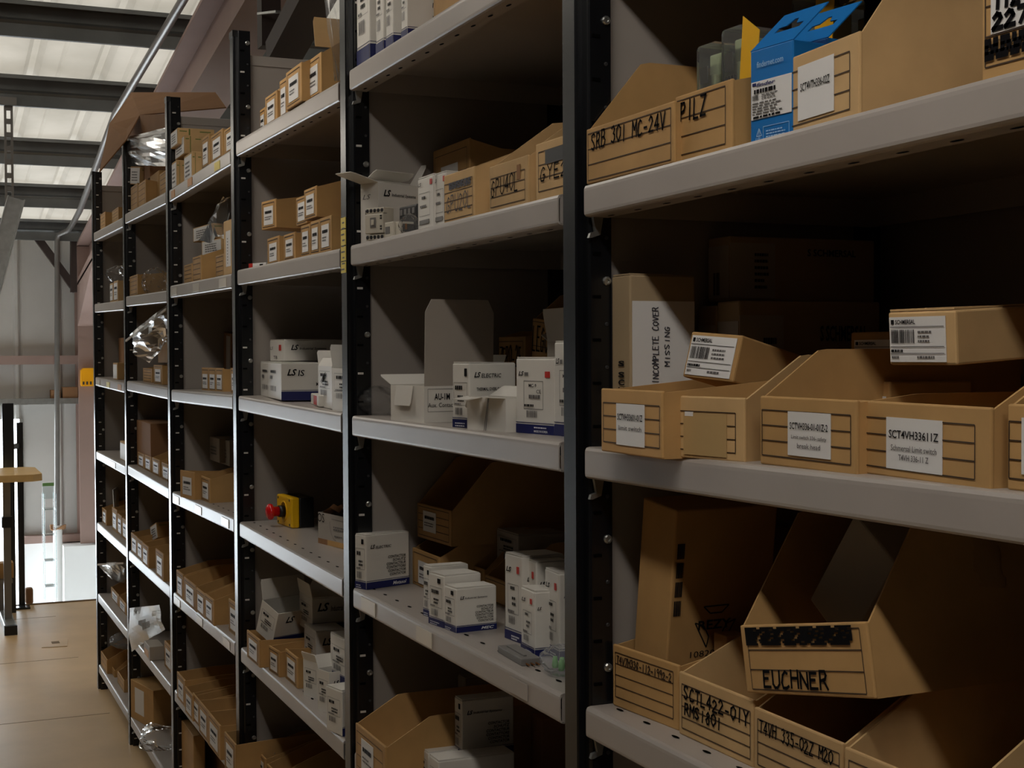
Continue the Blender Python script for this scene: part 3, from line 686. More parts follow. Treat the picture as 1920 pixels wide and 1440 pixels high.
# ---- plastic bags -------------------------------------------------------
def bag(label, c, size, m='film_clear', seed=0, rot=0, flat=.35, group=None, name='plastic_bag', amp=.22, n=14, tilt=(0, 0), neck=.0):
    """crumpled bag resting at c (bottom centre)"""
    r = random.Random(seed); sx, sy, sz = size; V, F = [], []
    ph = [(r.uniform(-9, 9), r.uniform(-9, 9), r.uniform(-9, 9), r.uniform(0, 6)) for _ in range(9)]
    m_ = n*2
    for j in range(n+1):
        t = j/n; z = t*sz
        rad = (math.sin(math.pi*min(1, .12+t*.86))**.55)*(1-neck*t)
        for i in range(m_):
            a = 2*math.pi*i/m_; x = math.cos(a)*rad; y = math.sin(a)*rad
            k = 1
            for (p, q, s_, o_) in ph: k += amp*.28*abs(math.sin(p*x+q*y+s_*t+o_))-amp*.16
            V.append((x*sx/2*k, y*sy/2*k, max(.0005, z+(r.random()-.5)*sz*.05+(k-1)*sz*.2*(0 if j == 0 else 1))))
    for j in range(n):
        for i in range(m_):
            i2 = (i+1) % m_; F.append((j*m_+i, j*m_+i2, (j+1)*m_+i2, (j+1)*m_+i))
    F.append(tuple(range(m_))[::-1]); F.append(tuple(range(n*m_, (n+1)*m_)))
    o = thing(name, label, 'plastic bag', c, (R(tilt[0]), R(tilt[1]), R(rot)), group); mk('film', V, F, m, o); return o
def sheetbag(label, pts, m='film_milky', seed=0, th=.03, n=10, name='plastic_bag', zip_=True):
    """flat zip bag spanned by four corners (tl, tr, br, bl), puffed and creased"""
    r = random.Random(seed); tl, tr, br, bl = [Vector(p) for p in pts]; c = bl.copy(); V, F = [], []
    nrm = (tr-tl).cross(bl-tl).normalized()
    ph = [(r.uniform(-7, 7), r.uniform(-7, 7), r.uniform(0, 6)) for _ in range(6)]
    for s_ in (1, -1):
        for j in range(n+1):
            for i in range(n+1):
                u, t = i/n, j/n; p = (tl*(1-u)+tr*u)*(1-t)+(bl*(1-u)+br*u)*t
                pf = (math.sin(math.pi*u)*math.sin(math.pi*t)); k = sum(abs(math.sin(a*u+b_*t+o_)) for a, b_, o_ in ph)/6-.5
                V.append(p-c+nrm*(s_*th*(pf*.8)+th*k*1.3))
    q = (n+1)*(n+1)
    for s_ in (0, 1):
        for j in range(n):
            for i in range(n): a = s_*q+j*(n+1)+i; F.append((a, a+1, a+n+2, a+n+1))
    o = thing(name, label, 'plastic bag', c); mk('film', V, F, m, o)
    if zip_:
        a, b_ = tl+(bl-tl)*.1-c, tr+(br-tr)*.1-c; bar('zip_strip', a, b_, .004, .008, 'label_white', o)
    return o
ORD = ['first', 'second', 'third', 'fourth', 'fifth', 'sixth']
# ================================================================ BAY 1
B1 = 'beside the blue hang-tab cartons'
# -- upper shelf
def dec(fc, o): fc.pen(.08, .60, .93, .88, 'SRB 301 MC-24V', 'marker', o, .0026, 1)
pbin(fit(1, 2, 1099, 243, 1264, Y=.012, d=.32), 'kraft parts bin with one marker line ending in 24V, against the post', hb=.085, hl=.158, s=.28, dec=dec, fr=(.03, .06, .97, .90))
def dec(fc, o): fc.pen(.12, .60, .60, .88, 'PILZ', 'marker', o, .0028, 2)
pbin(fit(1, 2, 1266, 182, 1372, Y=.012, d=.24), 'short kraft bin with four marker letters holding clear blister packs', hb=.10, hl=.066, s=.6, dec=dec, fr=(.03, .10, .90, .92))
BINP = bpy.data.objects['parts_bin.001']
# blister-packed relays standing in that bin
def relay(c, w_, d, h, label, rot=8, yellow=False):
    o = thing('relay_module', label, 'relay', c, (0, 0, R(rot)), 'relay modules in blister packs')
    box('body', (0, 0, 0), (w_, d, h*.72), 'relay_green', o, .002)
    box('upper_body', (.003, .012, h*.72), (w_-.003, d-.012, h*.92), 'relay_green', o, .002)
    for i in range(4):
        box('terminal', (.004+i*(w_-.008)/4, -.0012, h*.50), (.004+(i+.55)*(w_-.008)/4, 0, h*.62), 'device_dark', o)
        box('terminal', (w_, .006+i*(d-.012)/4, h*.52), (w_+.0012, .006+(i+.5)*(d-.012)/4, h*.64), 'device_dark', o)
    box('blister', (-.003, -.004, .0), (w_+.004, d+.004, h), 'acrylic', o, .006)
    box('face_label', (.004, -.0018, h*.66), (w_*.6, -.0004, h*.80), 'label_white', o)
    if yellow:
        mk('card', [(w_+.002, -.005, h*.3), (w_+.03, -.004, h*.28), (w_+.036, -.002, h*.9), (w_+.010, -.004, h*1.04)], [(0, 1, 2, 3)], 'yellow_card', o).modifiers.new('t', 'SOLIDIFY').thickness = .001
        mk('card_foot', [(w_+.002, -.0062, h*.3), (w_+.030, -.0052, h*.28), (w_+.031, -.005, h*.52), (w_+.003, -.006, h*.55)], [(0, 1, 2, 3)], 'label_white', o).modifiers.new('t', 'SOLIDIFY').thickness = .0006
zb = deck(1, 2, .25)+.004
p = onY(1318, 110, .05)
relay((p.x, .045, zb), .030, .07, onY(1330, 82, .05).z-zb, 'pale green relay in clear blister nearest the marked bin face', 4)
relay((p.x+.036, .055, zb), .030, .07, onY(1350, 58, .055).z-zb, 'pale green relay in clear blister beside the yellow card', 4, True)
relay((p.x+.040, .145, zb), .034, .07, onY(1395, 38, .15).z-zb, 'pale green relay in taller blister behind the yellow card', 4, True)
# blue hang-tab cartons
def hangtab(f, label, lab=True):
    o = root('hang_tab_carton', f, label, 'box', 'blue hang-tab cartons'); w_, d, h = f.w, f.d, f.h
    box('body', (0, 0, 0), (w_, d, h), 'blue_card', o, .0015)
    # hanging tab leaning back from the front edge with a euro slot
    L = .052; b0 = Vector((0, 0, h)); uv = Vector((.018, .040, .046)).normalized()*L
    P = lambda u, v: Vector((u*w_, 0, h))+uv*v
    ou = [(0, 0), (1, 0), (1, 1), (.0, 1)]; inn = [(.22, .42), (.80, .42), (.80, .56), (.62, .58), (.55, .74), (.45, .74), (.38, .58), (.22, .56)]
    V = [P(*q) for q in ou]+[P(*q) for q in inn]
    F = [(0, 1, 6, 5, 4), (0, 4, 11), (1, 2, 6), (2, 7, 6), (2, 8, 7), (2, 3, 9, 8), (3, 10, 9), (3, 11, 10), (3, 0, 11)]
    F = [(0, 1, 5, 4), (1, 2, 6, 5), (2, 7, 6), (2, 8, 7), (2, 3, 9, 8), (3, 10, 9), (3, 11, 10), (3, 0, 4, 11)]
    q = mk('hang_tab', V, F, 'blue_card', o); q.modifiers.new('t', 'SOLIDIFY').thickness = .0012
    fs = faces(w_, d, h)
    if lab:
        F_ = fs['F']; F_.text(.18, .80, .80, .865, 'findernet.com', 'blue_pale', o, 0, .01)
        F_.rect(.04, .26, .98, .66, 'label', 'label_white', o, 1.5)
        F_.rect(.08, .615, .16, .645, 'maker_mark', 'navy', o, 2.6); F_.text(.18, .60, .62, .64, 'finder', 'navy', o, .2, .02, 2.6)
        F_.small(.12, .53, .68, .585, 1, 'print_black', o, 4, 2.6, fill=.8); F_.bars(.08, .46, .24, .52, 'print_black', o, 6, 3, 2.6)
        F_.small(.3, .46, .8, .525, 3, 'print_grey', o, 5, 2.6); F_.small(.08, .31, .9, .45, 5, 'print_grey', o, 6, 2.6); F_.small(.1, .27, .8, .30, 1, 'print_black', o, 8, 2.6, fill=.7)
        F_.frame(.32, .03, .92, .17, 1, .0006, 'print_frame', 'blue_pale', o); F_.small(.40, .05, .86, .14, 3, 'blue_pale', o, 9)
        F_.lines([(.16, .08, .22, .16), (.22, .16, .28, .08), (.28, .08, .16, .08), (.22, .16, .22, .05)], .001, 'tree_mark', 'blue_pale', o); F_.text(.15, .03, .29, .06, 'FSC', 'blue_pale', o)
    return o
hangtab(fit(1, 2, 1407, 97, 1487, Y=.020, rot=6, d=.060), 'blue carton with hang tab and white data label on its face')
hangtab(fit(1, 2, 1470, 92, 1552, Y=.075, rot=8, d=.055), 'blue hang-tab carton without visible label behind the labelled one', False)
def dec(fc, o):
    fc.rect(.28, .17, .72, .84, 'label', 'label_white', o, 1.6); fc.text(.32, .52, .68, .62, 'SCT4VTH336-02Z', 'print_black', o, 0, .01, 2.6)
f1 = fit(1, 2, 1458, 118, 1611, Y=.030, rot=-5, d=.30)
pbin(f1, 'kraft bin turned askew with white label beside the blue cartons', hb=.20, hl=.088, s=.34, m='kraft_pale', dec=dec, fr=(.06, .13, .90, .80))
def dec(fc, o):
    fc.rect(.12, .40, .62, 1.02-.04, 'label', 'label_white', o, 1.6)
    fc.pen(.17, .80, .56, .93, 'T4V', 'marker', o, .004, 3, 2.6); fc.pen(.17, .61, .58, .75, '11Z-', 'marker', o, .004, 4, 2.6); fc.pen(.16, .44, .58, .57, '227', 'marker', o, .004, 5, 2.6)
    fc.small(.05, .17, .8, .34, 3, 'marker', o, 7, 2, 'scribble', 1.5, False); fc.pen(.03, .86, .12, .97, 'A', 'marker', o, .005, 3)
pbin(fit(1, 2, 1841, -55, 2010, Y=.012, d=.32), 'kraft bin with marker lettering on a white label and a scribbled-out line', hb=.2, dec=dec, fr=(.05, .12, .95, .93))
# -- middle shelf
def labd(l1, l2, l3=None, box_=(.28, .14, .74, .78), s1=.16, s2=.115):
    def g(fc, o):
        a, b_, c, e = box_; W, H = c-a, e-b_
        fc.rect(*box_, 'label', 'label_white', o, 1.6)
        fc.text(a+.06*W, b_+.60*H, c-.05*W, b_+(.60+s1)*H, l1, 'print_black', o, 0, .012, 2.6)
        if l2: fc.text(a+.10*W, b_+.36*H, c-.08*W, b_+(.36+s2)*H, l2, 'print_grey', o, 0, .008, 2.6)
        if l3: fc.text(a+.24*W, b_+.18*H, c-.22*W, b_+(.18+s2)*H, l3, 'print_grey', o, 0, .008, 2.6)
    return g
pbin(fit(1, 3, 1127, 728, 1241, yb=839, Y=.02, d=.34, rot=0), 'kraft bin with two-line limit switch label against the post', hb=.085, s=.5, dec=labd('SCTVH33601-01Z', 'limit switch'), fr=(.05, .16, .97, .78))
def dec(fc, o):
    fc.rect(.28, .06, .80, .74, 'tape_patch', 'tape_tan', o, 1.8); fc.rect(.30, .68, .40, .75, 'torn_corner', 'label_white', o, 2.4)
pbin(fit(1, 3, 1242, 741, 1396, yb=850, yrb=868, Y=.02, d=.33), 'kraft bin whose label is covered by a square of brown tape', hb=.112, hl=.072, s=.3, m='kraft_pale', dec=dec, fr=(.05, .14, .90, .76))
pbin(fit(1, 3, 1425, 742, 1606, yb=868, Y=.02, d=.34), 'kraft bin with three-line safety limit switch label beside the taped bin', hb=.074, hl=.116, s=.24, dec=labd('SCTVH336-01-01Z-2', 'Limit switch 336- safety', 'break head', (.32, .18, .76, .80)), fr=(.03, .14, .95, .80))
pbin(fit(1, 3, 1605, 750, 1858, yb=887, yrb=922, Y=.02, d=.34), 'widest kraft bin with large white limit switch label', hb=.118, hl=.072, s=.3, dec=labd('SCT4VH33611Z', 'Schmersal Limit switch', 'T4VH 336-11 Z', (.26, .12, .68, .80)), fr=(.03, .12, .90, .78))
pbin(fit(1, 3, 1888, 757, 2060, yb=926, Y=.02, d=.34), 'kraft bin with a white label edge beside the widest bin', hb=.118, s=.3, lab=(.18, .2, .6, .85), fr=(.03, .14, .95, .80))
# tall carton with a sheet of paper
def dec(fs, o):
    for i, ch in enumerate('SSCH'): fs['F'].text(.40, .47-i*.045-(.02 if i else 0), .74, .47-i*.045-(.02 if i else 0)+.034, ch, 'print_black', o, 0, .03)
    fs['R'].rect(.03, .0, .985, .85, 'paper_sheet', 'label_white', o, 1.6)
    fs['R'].pen(.33, .37, .42, .82, 'INCOMPLETE COVER', 'pencil', o, .0013, 4, 2.6, True); fs['R'].pen(.52, .47, .59, .71, 'MISSING', 'pencil', o, .0013, 5, 2.6, True)
carton(fit(1, 3, 1147, 519, 1181, Y=.05, xd=1303), 'tall kraft carton with a handwritten white sheet reading incomplete cover missing', m='kraft_dull', dec=dec)
# cartons in the dark at the back of this shelf
def darkbox(tx=.56):
    def g(fs, o):
        fs['F'].rect(.04, .05, .98, .86, 'label', 'grey_card', o, 1.5); fs['R'].rect(.0, .05, .30, .90, 'label', 'grey_card', o, 1.5)
        fs['R'].small(.16, .2, .26, .8, 6, 'print_black', o, 3, 2.6); fs['R'].text(tx, .72, tx+.34, .83, 'S SCHMERSAL', 'print_black', o, 0, .02); fs['F'].bars(.3, .1, .6, .45, 'print_black', o, 8, 2, 2.6)
    return g
zz = deck(1, 3, .3)
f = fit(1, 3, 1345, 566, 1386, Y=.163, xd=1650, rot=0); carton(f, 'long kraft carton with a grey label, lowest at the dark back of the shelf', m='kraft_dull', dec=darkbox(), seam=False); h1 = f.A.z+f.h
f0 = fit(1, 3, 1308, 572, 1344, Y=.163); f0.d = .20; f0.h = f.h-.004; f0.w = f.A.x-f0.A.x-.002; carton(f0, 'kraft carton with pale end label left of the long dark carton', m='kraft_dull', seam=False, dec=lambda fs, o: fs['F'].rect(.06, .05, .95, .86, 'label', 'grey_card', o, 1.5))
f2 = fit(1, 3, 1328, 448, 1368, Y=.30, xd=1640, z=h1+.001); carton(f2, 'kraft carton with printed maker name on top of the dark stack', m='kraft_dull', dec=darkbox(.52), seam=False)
# cartons lying on the bins
f = fit(1, 3, 1281, 641, 1384, yb=702, Y=.060, stack=True, rot=14, d=.16)
f.A = onY(1279, 706, .045); f.h = .054; f.w = .080
carton(f, 'small kraft carton with barcode label tipped up on the taped bin', m='kraft', tilt=(-13, 4), dec=lambda fs, o: reader_label(fs['F'], o, .05, .06, .93, .92, 3), seam=False)
f = fit(1, 3, 1668, 648, 1795, yb=747, Y=.035, stack=True, rot=10, d=.16)
f.A.z = deck(1, 3, .7)+.098
carton(f, 'kraft carton with large barcode label lying across the widest bin', m='kraft_pale', tilt=(3, 0), dec=lambda fs, o: reader_label(fs['F'], o, .03, .06, .86, .90, 5))
f = fit(1, 3, 1595, 621, 1704, yb=702, Y=.20, stack=True, d=.16)
f.A.z = deck(1, 3, .6)+.084
carton(f, 'kraft carton with barcode label lying behind in the safety limit switch bin', m='kraft', dec=lambda fs, o: reader_label(fs['F'], o, .08, .08, .90, .82, 7), seam=False)
for i, (x0, x1) in enumerate(((1548, 1606), (1612, 1668))):
    f = fit(1, 3, x0, 703, x1, Y=.155+.01*i, d=.11); f.A.z += .004; f.h = .078
    carton(f, ORD[i]+' small carton with upright label from the taped bin, inside the safety switch bin', 'small cartons in the safety limit switch bin', m='kraft', dec=lambda fs, o: (fs['F'].rect(.22, .05, .9, .80, 'label', 'label_white', o, 1.5), fs['F'].small(.3, .5, .8, .75, 3, 'print_grey', o, 2, 2.6), fs['F'].rect(.24, .55, .32, .78, 'print_block', 'print_black', o, 2.6)), seam=False)
# -- lower shelf
def dec(fc, o): fc.pen(.08, .72, .92, .84, 'T4V7H336-112-1992-2', 'rule_brown', o, .0018, 6)
pbin(fit(1, 4, 1149, 1207, 1272, yb=1317, yrb=1371, Y=.03, d=.34), 'kraft bin with one line of thin brown writing against the post', hb=.095, s=.4, dec=dec, rules=4, fr=(.05, .16, .93, .88))
def dec(fc, o): fc.pen(.09, .60, .97, .80, 'SCTL422-01Y', 'marker', o, .0025, 7); fc.pen(.10, .36, .62, .55, 'RMS1801', 'marker', o, .0025, 8)
pbin(fit(1, 4, 1273, 1258, 1412, yb=1372, yrb=1441, Y=.03, d=.34), 'kraft bin with two lines of bold black writing', hb=.110, s=.3, m='kraft_pale', dec=dec, rules=4, fr=(.05, .12, .97, .82))
def dec(fc, o): fc.pen(.08, .64, .92, .84, 'T4VH 335-02Z M20', 'marker', o, .0018, 9)
pbin(fit(1, 4, 1414, 1325, 1580, yb=1442, Y=.03, d=.34, rot=0), 'kraft bin with one thin black line ending in M20', hb=.115, s=.3, m='kraft_pale', dec=dec, rules=4, fr=(.05, .12, .97, .84))
pbin(fit(1, 4, 1583, 1400, 1800, Y=.035, d=.34), 'kraft bin lower right of the row on the shelf below the limit switches', hb=.115, s=.3, m='kraft_pale', rules=4, fr=(.05, .12, .97, .84))
bpy.data.objects['parts_bin.012']['label'] = 'blank kraft bin after the M20 bin, its ruled face without writing'
# large tilted bin on top of the row
def dec(fc, o):
    fc.small(.05, .70, .90, .96, 9, 'marker', o, 11, 2, 'scribble', 1.12, False)
    fc.pen(.17, .10, .70, .34, 'EUCHNER', 'marker', o, .0030, 10)
f = Fr(); f.A = Vector((.372, .035, 1.178)); f.rot = 1; f.w, f.h, f.d = .213, .071, .38; f.u = Vector((1, 0, 0)); f.v = Vector((0, 1, 0))
EB = pbin(f, 'big kraft bin with a blacked-out line and bold lettering lying across other bins', hb=.19, s=.28, dec=dec, rules=3, fr=(.06, .06, .95, .92), tilt=(0, -11))
fE = f
f2 = Fr(); f2.A = onY(1518, 1124, .11); f2.rot = 3; f2.w, f2.d, f2.h = .075, .10, .125
carton(f2, 'grey carton standing tilted inside the big tilted bin', m='grey_card', tilt=(0, 36), seam=False)
bag('clear bag of red parts inside the big tilted bin', f.A+f.u*.155+f.v*.16+Vector((0, 0, .10)), (.07, .07, .10), 'film_clear', 5)
o = bpy.data.objects['plastic_bag']; lathe('red_part', [(.004, 0), (.016, .004), (.018, .02), (.008, .03)], 'print_red', o, 12, at=(0, 0, .012))
# leaning carton with recycling mark
f = Fr(); f.A = Vector((.075, .055, deck(1, 4, .1)+.006)); f.rot = 3; f.w, f.d, f.h = .075, .15, .262
def dec(fs, o):
    F = fs['R']; c = (.45, .44)
    for i in range(3):
        a = R(90+120*i); pt = lambda rr, da: (c[0]+rr*math.cos(a+R(da))*F.H/F.W, c[1]+rr*math.sin(a+R(da)))
        q = [pt(.115, -38), pt(.115, 38), pt(.065, 30), pt(.065, -30)]; F.lines([(*q[j], *q[(j+1) % 4]) for j in range(4)], .0016, 'recycling_mark', 'print_black', o)
    F.text(.28, .42, .60, .465, 'REZY', 'print_black', o, 0, .02); F.text(.22, .29, .46, .32, '10820', 'print_black', o)
    fs['R'].small(.03, .50, .10, .86, 4, 'print_black', o, 5, 2, 'printed_stripe', .8, False)
carton(f, 'large kraft carton with a recycling triangle leaning in the first lower bin', m='kraft', tilt=(0, 7), dec=dec, seam=False)
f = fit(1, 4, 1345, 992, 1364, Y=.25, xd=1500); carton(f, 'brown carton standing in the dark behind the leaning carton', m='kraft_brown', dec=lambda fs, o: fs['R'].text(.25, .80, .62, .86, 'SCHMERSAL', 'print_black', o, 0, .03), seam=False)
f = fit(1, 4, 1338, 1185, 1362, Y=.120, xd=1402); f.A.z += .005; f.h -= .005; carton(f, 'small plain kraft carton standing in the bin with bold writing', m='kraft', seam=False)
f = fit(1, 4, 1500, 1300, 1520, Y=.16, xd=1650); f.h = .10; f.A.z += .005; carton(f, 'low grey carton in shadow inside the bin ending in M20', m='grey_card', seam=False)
# ================================================================ BAY 2
K2 = 'in the contactor bay'
# -- top shelf
def upr(txt=False, seed=1):
    def g(fs, o):
        band(fs, o, .17); tech(fs['F'], o, .1, .30, .9, .85, seed)
        if txt:
            for i, t in enumerate(('MANUAL STARTER', 'INTERRUPTOR', 'INTERRUTTORE')): fs['R'].text(.42, .66-i*.18, .95, .73-i*.18, t, 'print_black', o, .1, .02)
    return g
TG = 'upright white cartons on the top shelf'
for i, (xl, xr, xd, yt, tx, lb) in enumerate(((668, 692, 703, -70, 0, 'tall white carton with navy band on the top shelf, tight against the post'), (704, 718, 723, -55, 0, 'slimmest white carton on the top shelf of the contactor bay'),
        (723, 736, 751, -60, 0, 'white carton with dark print block, third from the post on the top shelf'), (752, 763, 808, -52, 1, 'white carton with printed words on its side, beside a kraft bin'))):
    carton(fit(2, 1, xl, yt, xr, Y=.02, d=.11), lb, TG, dec=upr(tx, i))
pbin(fit(2, 1, 812, -62, 868, Y=.016, d=.3), 'kraft bin at the end of the row of upright white cartons', rules=1, hb=.2, fr=(.06, .08, .94, .92))
# -- second shelf
zd = deck(2, 2, -.88)
def contactor_device(c, w_, h, d, label):
    o = thing('contactor', label, 'contactor', c, (0, 0, R(28)))
    box('base', (0, .012, 0), (w_, d, h), 'device_cream', o, .002); box('front_block', (0, 0, h*.20), (w_, .014, h*.80), 'device_cream', o, .002)
    for r_ in (0, 1):
        z = h*(.09 if r_ == 0 else .90)
        box('terminal_strip', (0, .003, z-h*.085), (w_, .014, z+h*.085), 'device_cream', o, .001)
        for i in range(5): lathe('screw_hole', [(.0036, 0), (.0036, -.0008), (.0024, -.0008)], 'device_dark', o, 10, 'Y', (w_*(.1+.2*i), .003, z))
    box('window', (w_*.32, -.0012, h*.38), (w_*.62, 0, h*.68), 'device_grey', o); box('plunger', (w_*.40, -.003, h*.45), (w_*.55, -.0012, h*.62), 'device_cream', o, .0005)
    for i, z in enumerate((.30, .38, .62, .70)): box('side_terminal', (w_*.86, -.0010, h*z), (w_*.95, 0, h*(z+.05)), 'device_dark', o)
    return o
p = onY(684, 445, -.004); contactor_device((p.x, -.004, zd+.0005), .046, .060, .03, 'cream contactor block with screw terminals at the shelf edge by the post')
def ext(fs, o): fs['F'].text(.15, .74, .6, .82, 'LS', 'print_grey', o, .3); fs['F'].small(.3, .45, .7, .58, 1, 'print_black', o, 2, fill=.9)
carton(fit(2, 2, 676, 346, 709, Y=.03, xd=784, rot=22), 'open white carton with raised flap behind the cream contactor', open_=True, dec=lambda fs, o: (logo(fs['R'], o, .12, .78, .11, 'Industrial Systems', .60, ts=.55), ext(fs, o)),
       flaps=(('F', .065, 12), ('R', .05, 165), ('B', .05, 60), ('L', .05, 150)))
p = onY(721, 430, .012)
o = thing('auxiliary_block', 'small cream auxiliary contact block beside the contactor', 'relay', (p.x, .012, zd+.0005), (0, 0, R(10)))
h = onY(721, 418, .012).z-zd; box('body', (0, 0, 0), (.033, .04, h), 'device_cream', o, .0015); box('clip', (.033, .004, 0), (.052, .038, h*.95), 'device_cream', o, .0015)
box('opening', (.0525, .008, h*.3), (.0532, .034, h*.8), 'device_dark', o); box('contact', (.0533, .012, h*.45), (.0545, .016, h*.8), 'brass', o); box('opening', (.004, -.0008, h*.25), (.02, 0, h*.7), 'device_grey', o)
p = onY(748, 400, .045); o = thing('terminal_module', 'dark grey terminal module wrapped in clear film beside the open carton', 'relay', (p.x, .045, zd+.0005), (0, 0, R(6)))
hh = onY(742, 391, .045).z-zd; box('body', (0, 0, 0), (.075, .05, hh), 'device_dark', o, .003)
for i in range(4): box('terminal', (.006+i*.017, -.001, hh*.72), (.016+i*.017, 0, hh*.9), 'device_grey', o)
bag('small crumpled clear bag in front of the dark terminal module', onY(768, 428, .03)*1, (.05, .035, .035), 'film_clear', 9)
bpy.data.objects['plastic_bag.001'].location.z = zd+.001
def dec(fs, o):
    F = fs['F']; F.text(.08, .84, .26, .91, 'LS', 'print_black', o, .3, .02, name='logo'); F.rect(.80, .83, .92, .93, 'red_mark', 'print_red', o, 2); F.frame(.12, .26, .78, .70, 1, .0006, 'print_frame', 'print_grey', o)
    F.small(.3, .58, .55, .64, 1, 'print_black', o, 4, fill=.9); F.small(.2, .42, .7, .47, 1, 'print_grey', o, 5, fill=.9); F.rect(.14, .10, .74, .18, 'print_bar', 'device_grey', o, 2)
carton(fit(2, 2, 783, 337, 813, Y=.016, d=.10, rot=0), 'white carton with red mark beside the open carton', dec=dec); carton(fit(2, 2, 814, 329, 836, Y=.020, d=.10, rot=0), 'white carton squeezed between a white carton and a kraft bin', dec=dec)
def dec(fc, o): fc.small(.2, .66, .92, .80, 4, 'pencil', o, 11, 2, 'scribble', 1.2, False); fc.pen(.12, .22, .95, .56, 'GPU20L', 'pencil', o, .0022, 12)
pbin(fit(2, 2, 832, 330, 889, Y=.012, d=.30), 'kraft bin with a scribbled-out line above a six-letter code', hb=.125, s=.5, m='kraft_pale', dec=dec, rules=4, fr=(.03, .06, .95, .80))
def dec(fc, o): fc.pen(.08, .34, .80, .70, 'GPU40L', 'marker', o, .0022, 13); fc.rect(.74, .55, .82, .85, 'torn_tape', 'kraft_brown', o, 1.6)
pbin(fit(2, 2, 917, 313, 990, Y=.012, d=.30), 'kraft bin with torn tape and a large marker code', hb=.14, s=.4, m='kraft_pale', dec=dec, rules=3, fr=(.05, .10, .93, .72))
def dec(fc, o): fc.rect(.25, .60, .95, .84, 'black_tape', 'device_dark', o, 1.6); fc.pen(.14, .34, .95, .58, 'GYE20', 'marker', o, .0022, 14)
pbin(fit(2, 2, 1004, 271, 1085, Y=.014, d=.30), 'kraft bin with dark tape over its label next to the near post', hb=.15, s=.4, m='kraft_pale', dec=dec, rules=3, fr=(.08, .16, .97, .84))
pbin(fit(2, 2, 812, 284, 880, Y=.26, d=.24), 'kraft bin with a white label standing at the back of the shelf', hb=.17, s=.3, lab=(.24, .12, .70, .80), rules=4, fr=(.06, .06, .94, .92))
# -- third shelf
zd = deck(2, 3, -.85)
bag('crumpled clear bag of small parts by the post beside an open carton', Vector((onZ(710, 778, zd).x, onZ(710, 778, zd).y, zd+.001)), (.085, .07, .055), 'film_clear', 21)
def dec(fs, o):
    F = fs['R']; F.frame(.05, .30, .98, .92, 1, .0006, 'print_frame', 'print_grey', o); F.text(.14, .62, .36, .80, 'AU-1M', 'print_black', o, 0, .02); F.text(.05, .42, .60, .54, 'Aux. Contact Block', 'print_black', o)
carton(fit(2, 3, 733, 722, 795, yb=787, yrb=793, Y=.02, xd=925), 'open white carton with tall upright lid', open_=True, dec=dec, flaps=(('R', .148, 88, 'grey_card', dict(taper=.06)), ('L', .05, 20), ('F', .035, -80, 'white_card', dict(a=.2, e=.7)), ('B', .06, 60)))
def dec(fs, o):
    band(fs, o, .13); F = fs['R']; logo(F, o, .10, .78, .085, 'ELECTRIC', .42, ts=.7); F.text(.15, .575, .90, .625, 'THERMAL OVERLOAD RELAY', 'print_black', o, 0, .015)
    tech(fs['F'], o, .1, .2, .9, .7, 5); fs['F'].rect(.76, .80, .9, .92, 'maker_mark', 'print_black', o, 2); fs['F'].small(.2, .02, .85, .1, 2, 'print_white', o, 3, 2.5)
carton(fit(2, 3, 849, 681, 879, yb=801, Y=.02, xd=967, yrb=803), 'white thermal overload relay carton with navy band', dec=dec)
carton(fit(2, 3, 876, 744, 948, yb=805, yrb=811, Y=.02, d=.04), 'small open white carton with folded flaps before the thermal overload relay carton', open_=True, flaps=(('F', .028, -8, 'white_card', dict(a=0, e=.42)), ('F', .032, 4, 'white_card', dict(a=.5, e=1)), ('B', .03, 30), ('L', .02, -60)),
       dec=lambda fs, o: fs['F'].lines([(.46, .0, .56, .98), (.5, .0, .58, .98)], .0016, 'fold_line', 'print_grey', o))
def dec(fs, o):
    band(fs, o, .125); F = fs['F']; F.text(.09, .77, .23, .83, 'LS', 'print_black', o, .3, .03, name='logo'); F.small(.25, .77, .38, .82, 1, 'print_grey', o, 5, fill=.9); F.rect(.78, .75, .90, .83, 'red_mark', 'print_red', o, 2)
    F.frame(.22, .33, .72, .70, 1, .0006, 'print_frame', 'print_black', o); F.text(.36, .62, .56, .665, 'MC-9', 'print_black', o, 0, .02); F.text(.56, .54, .68, .59, 'CE', 'print_black', o); F.small(.36, .47, .68, .53, 1, 'print_grey', o, 8, fill=.8); F.small(.24, .36, .54, .40, 1, 'print_black', o, 9, fill=.8)
    F.bars(.30, .22, .58, .31, 'print_grey', o, 16, 6); F.text(.5, .025, .85, .055, 'MADE IN KOREA', 'print_white', o, 0, .01, 2.5); F.small(.5, .08, .85, .10, 1, 'print_white', o, 3, 2.5, fill=.8)
carton(fit(2, 3, 968, 672, 1039, yb=812, yrb=817, Y=.02, d=.09), 'upright white carton with boxed MC-9 print and navy band', dec=dec)
carton(fit(2, 3, 1040, 642, 1088, yb=818, yrb=822, Y=.02, d=.09), 'tall white carton partly hidden by the near post on the relay shelf', dec=dec)
def dec(fc, o): fc.pen(.06, .62, .90, .88, 'ZERO-25', 'marker', o, .003, 20); fc.pen(.06, .2, .7, .5, '25 amp', 'marker', o, .003, 21)
pbin(fit(2, 3, 935, 632, 984, Y=.26, d=.2), 'kraft bin with 25 amp lettering in the dark behind the relay cartons', hb=.16, s=.3, dec=dec, rules=2, fr=(.02, .02, .94, .94))
def dec(fc, o): fc.pen(.04, .70, .95, .93, 'LEGOVER', 'marker', o, .003, 22)
f = fit(2, 3, 992, 596, 1052, Y=.22, d=.2); pbin(f, 'kraft bin tilted sideways with one marked word behind the tall cartons', hb=.22, s=.3, dec=dec, rules=4, tilt=(0, 5), fr=(.02, .04, .97, .97))
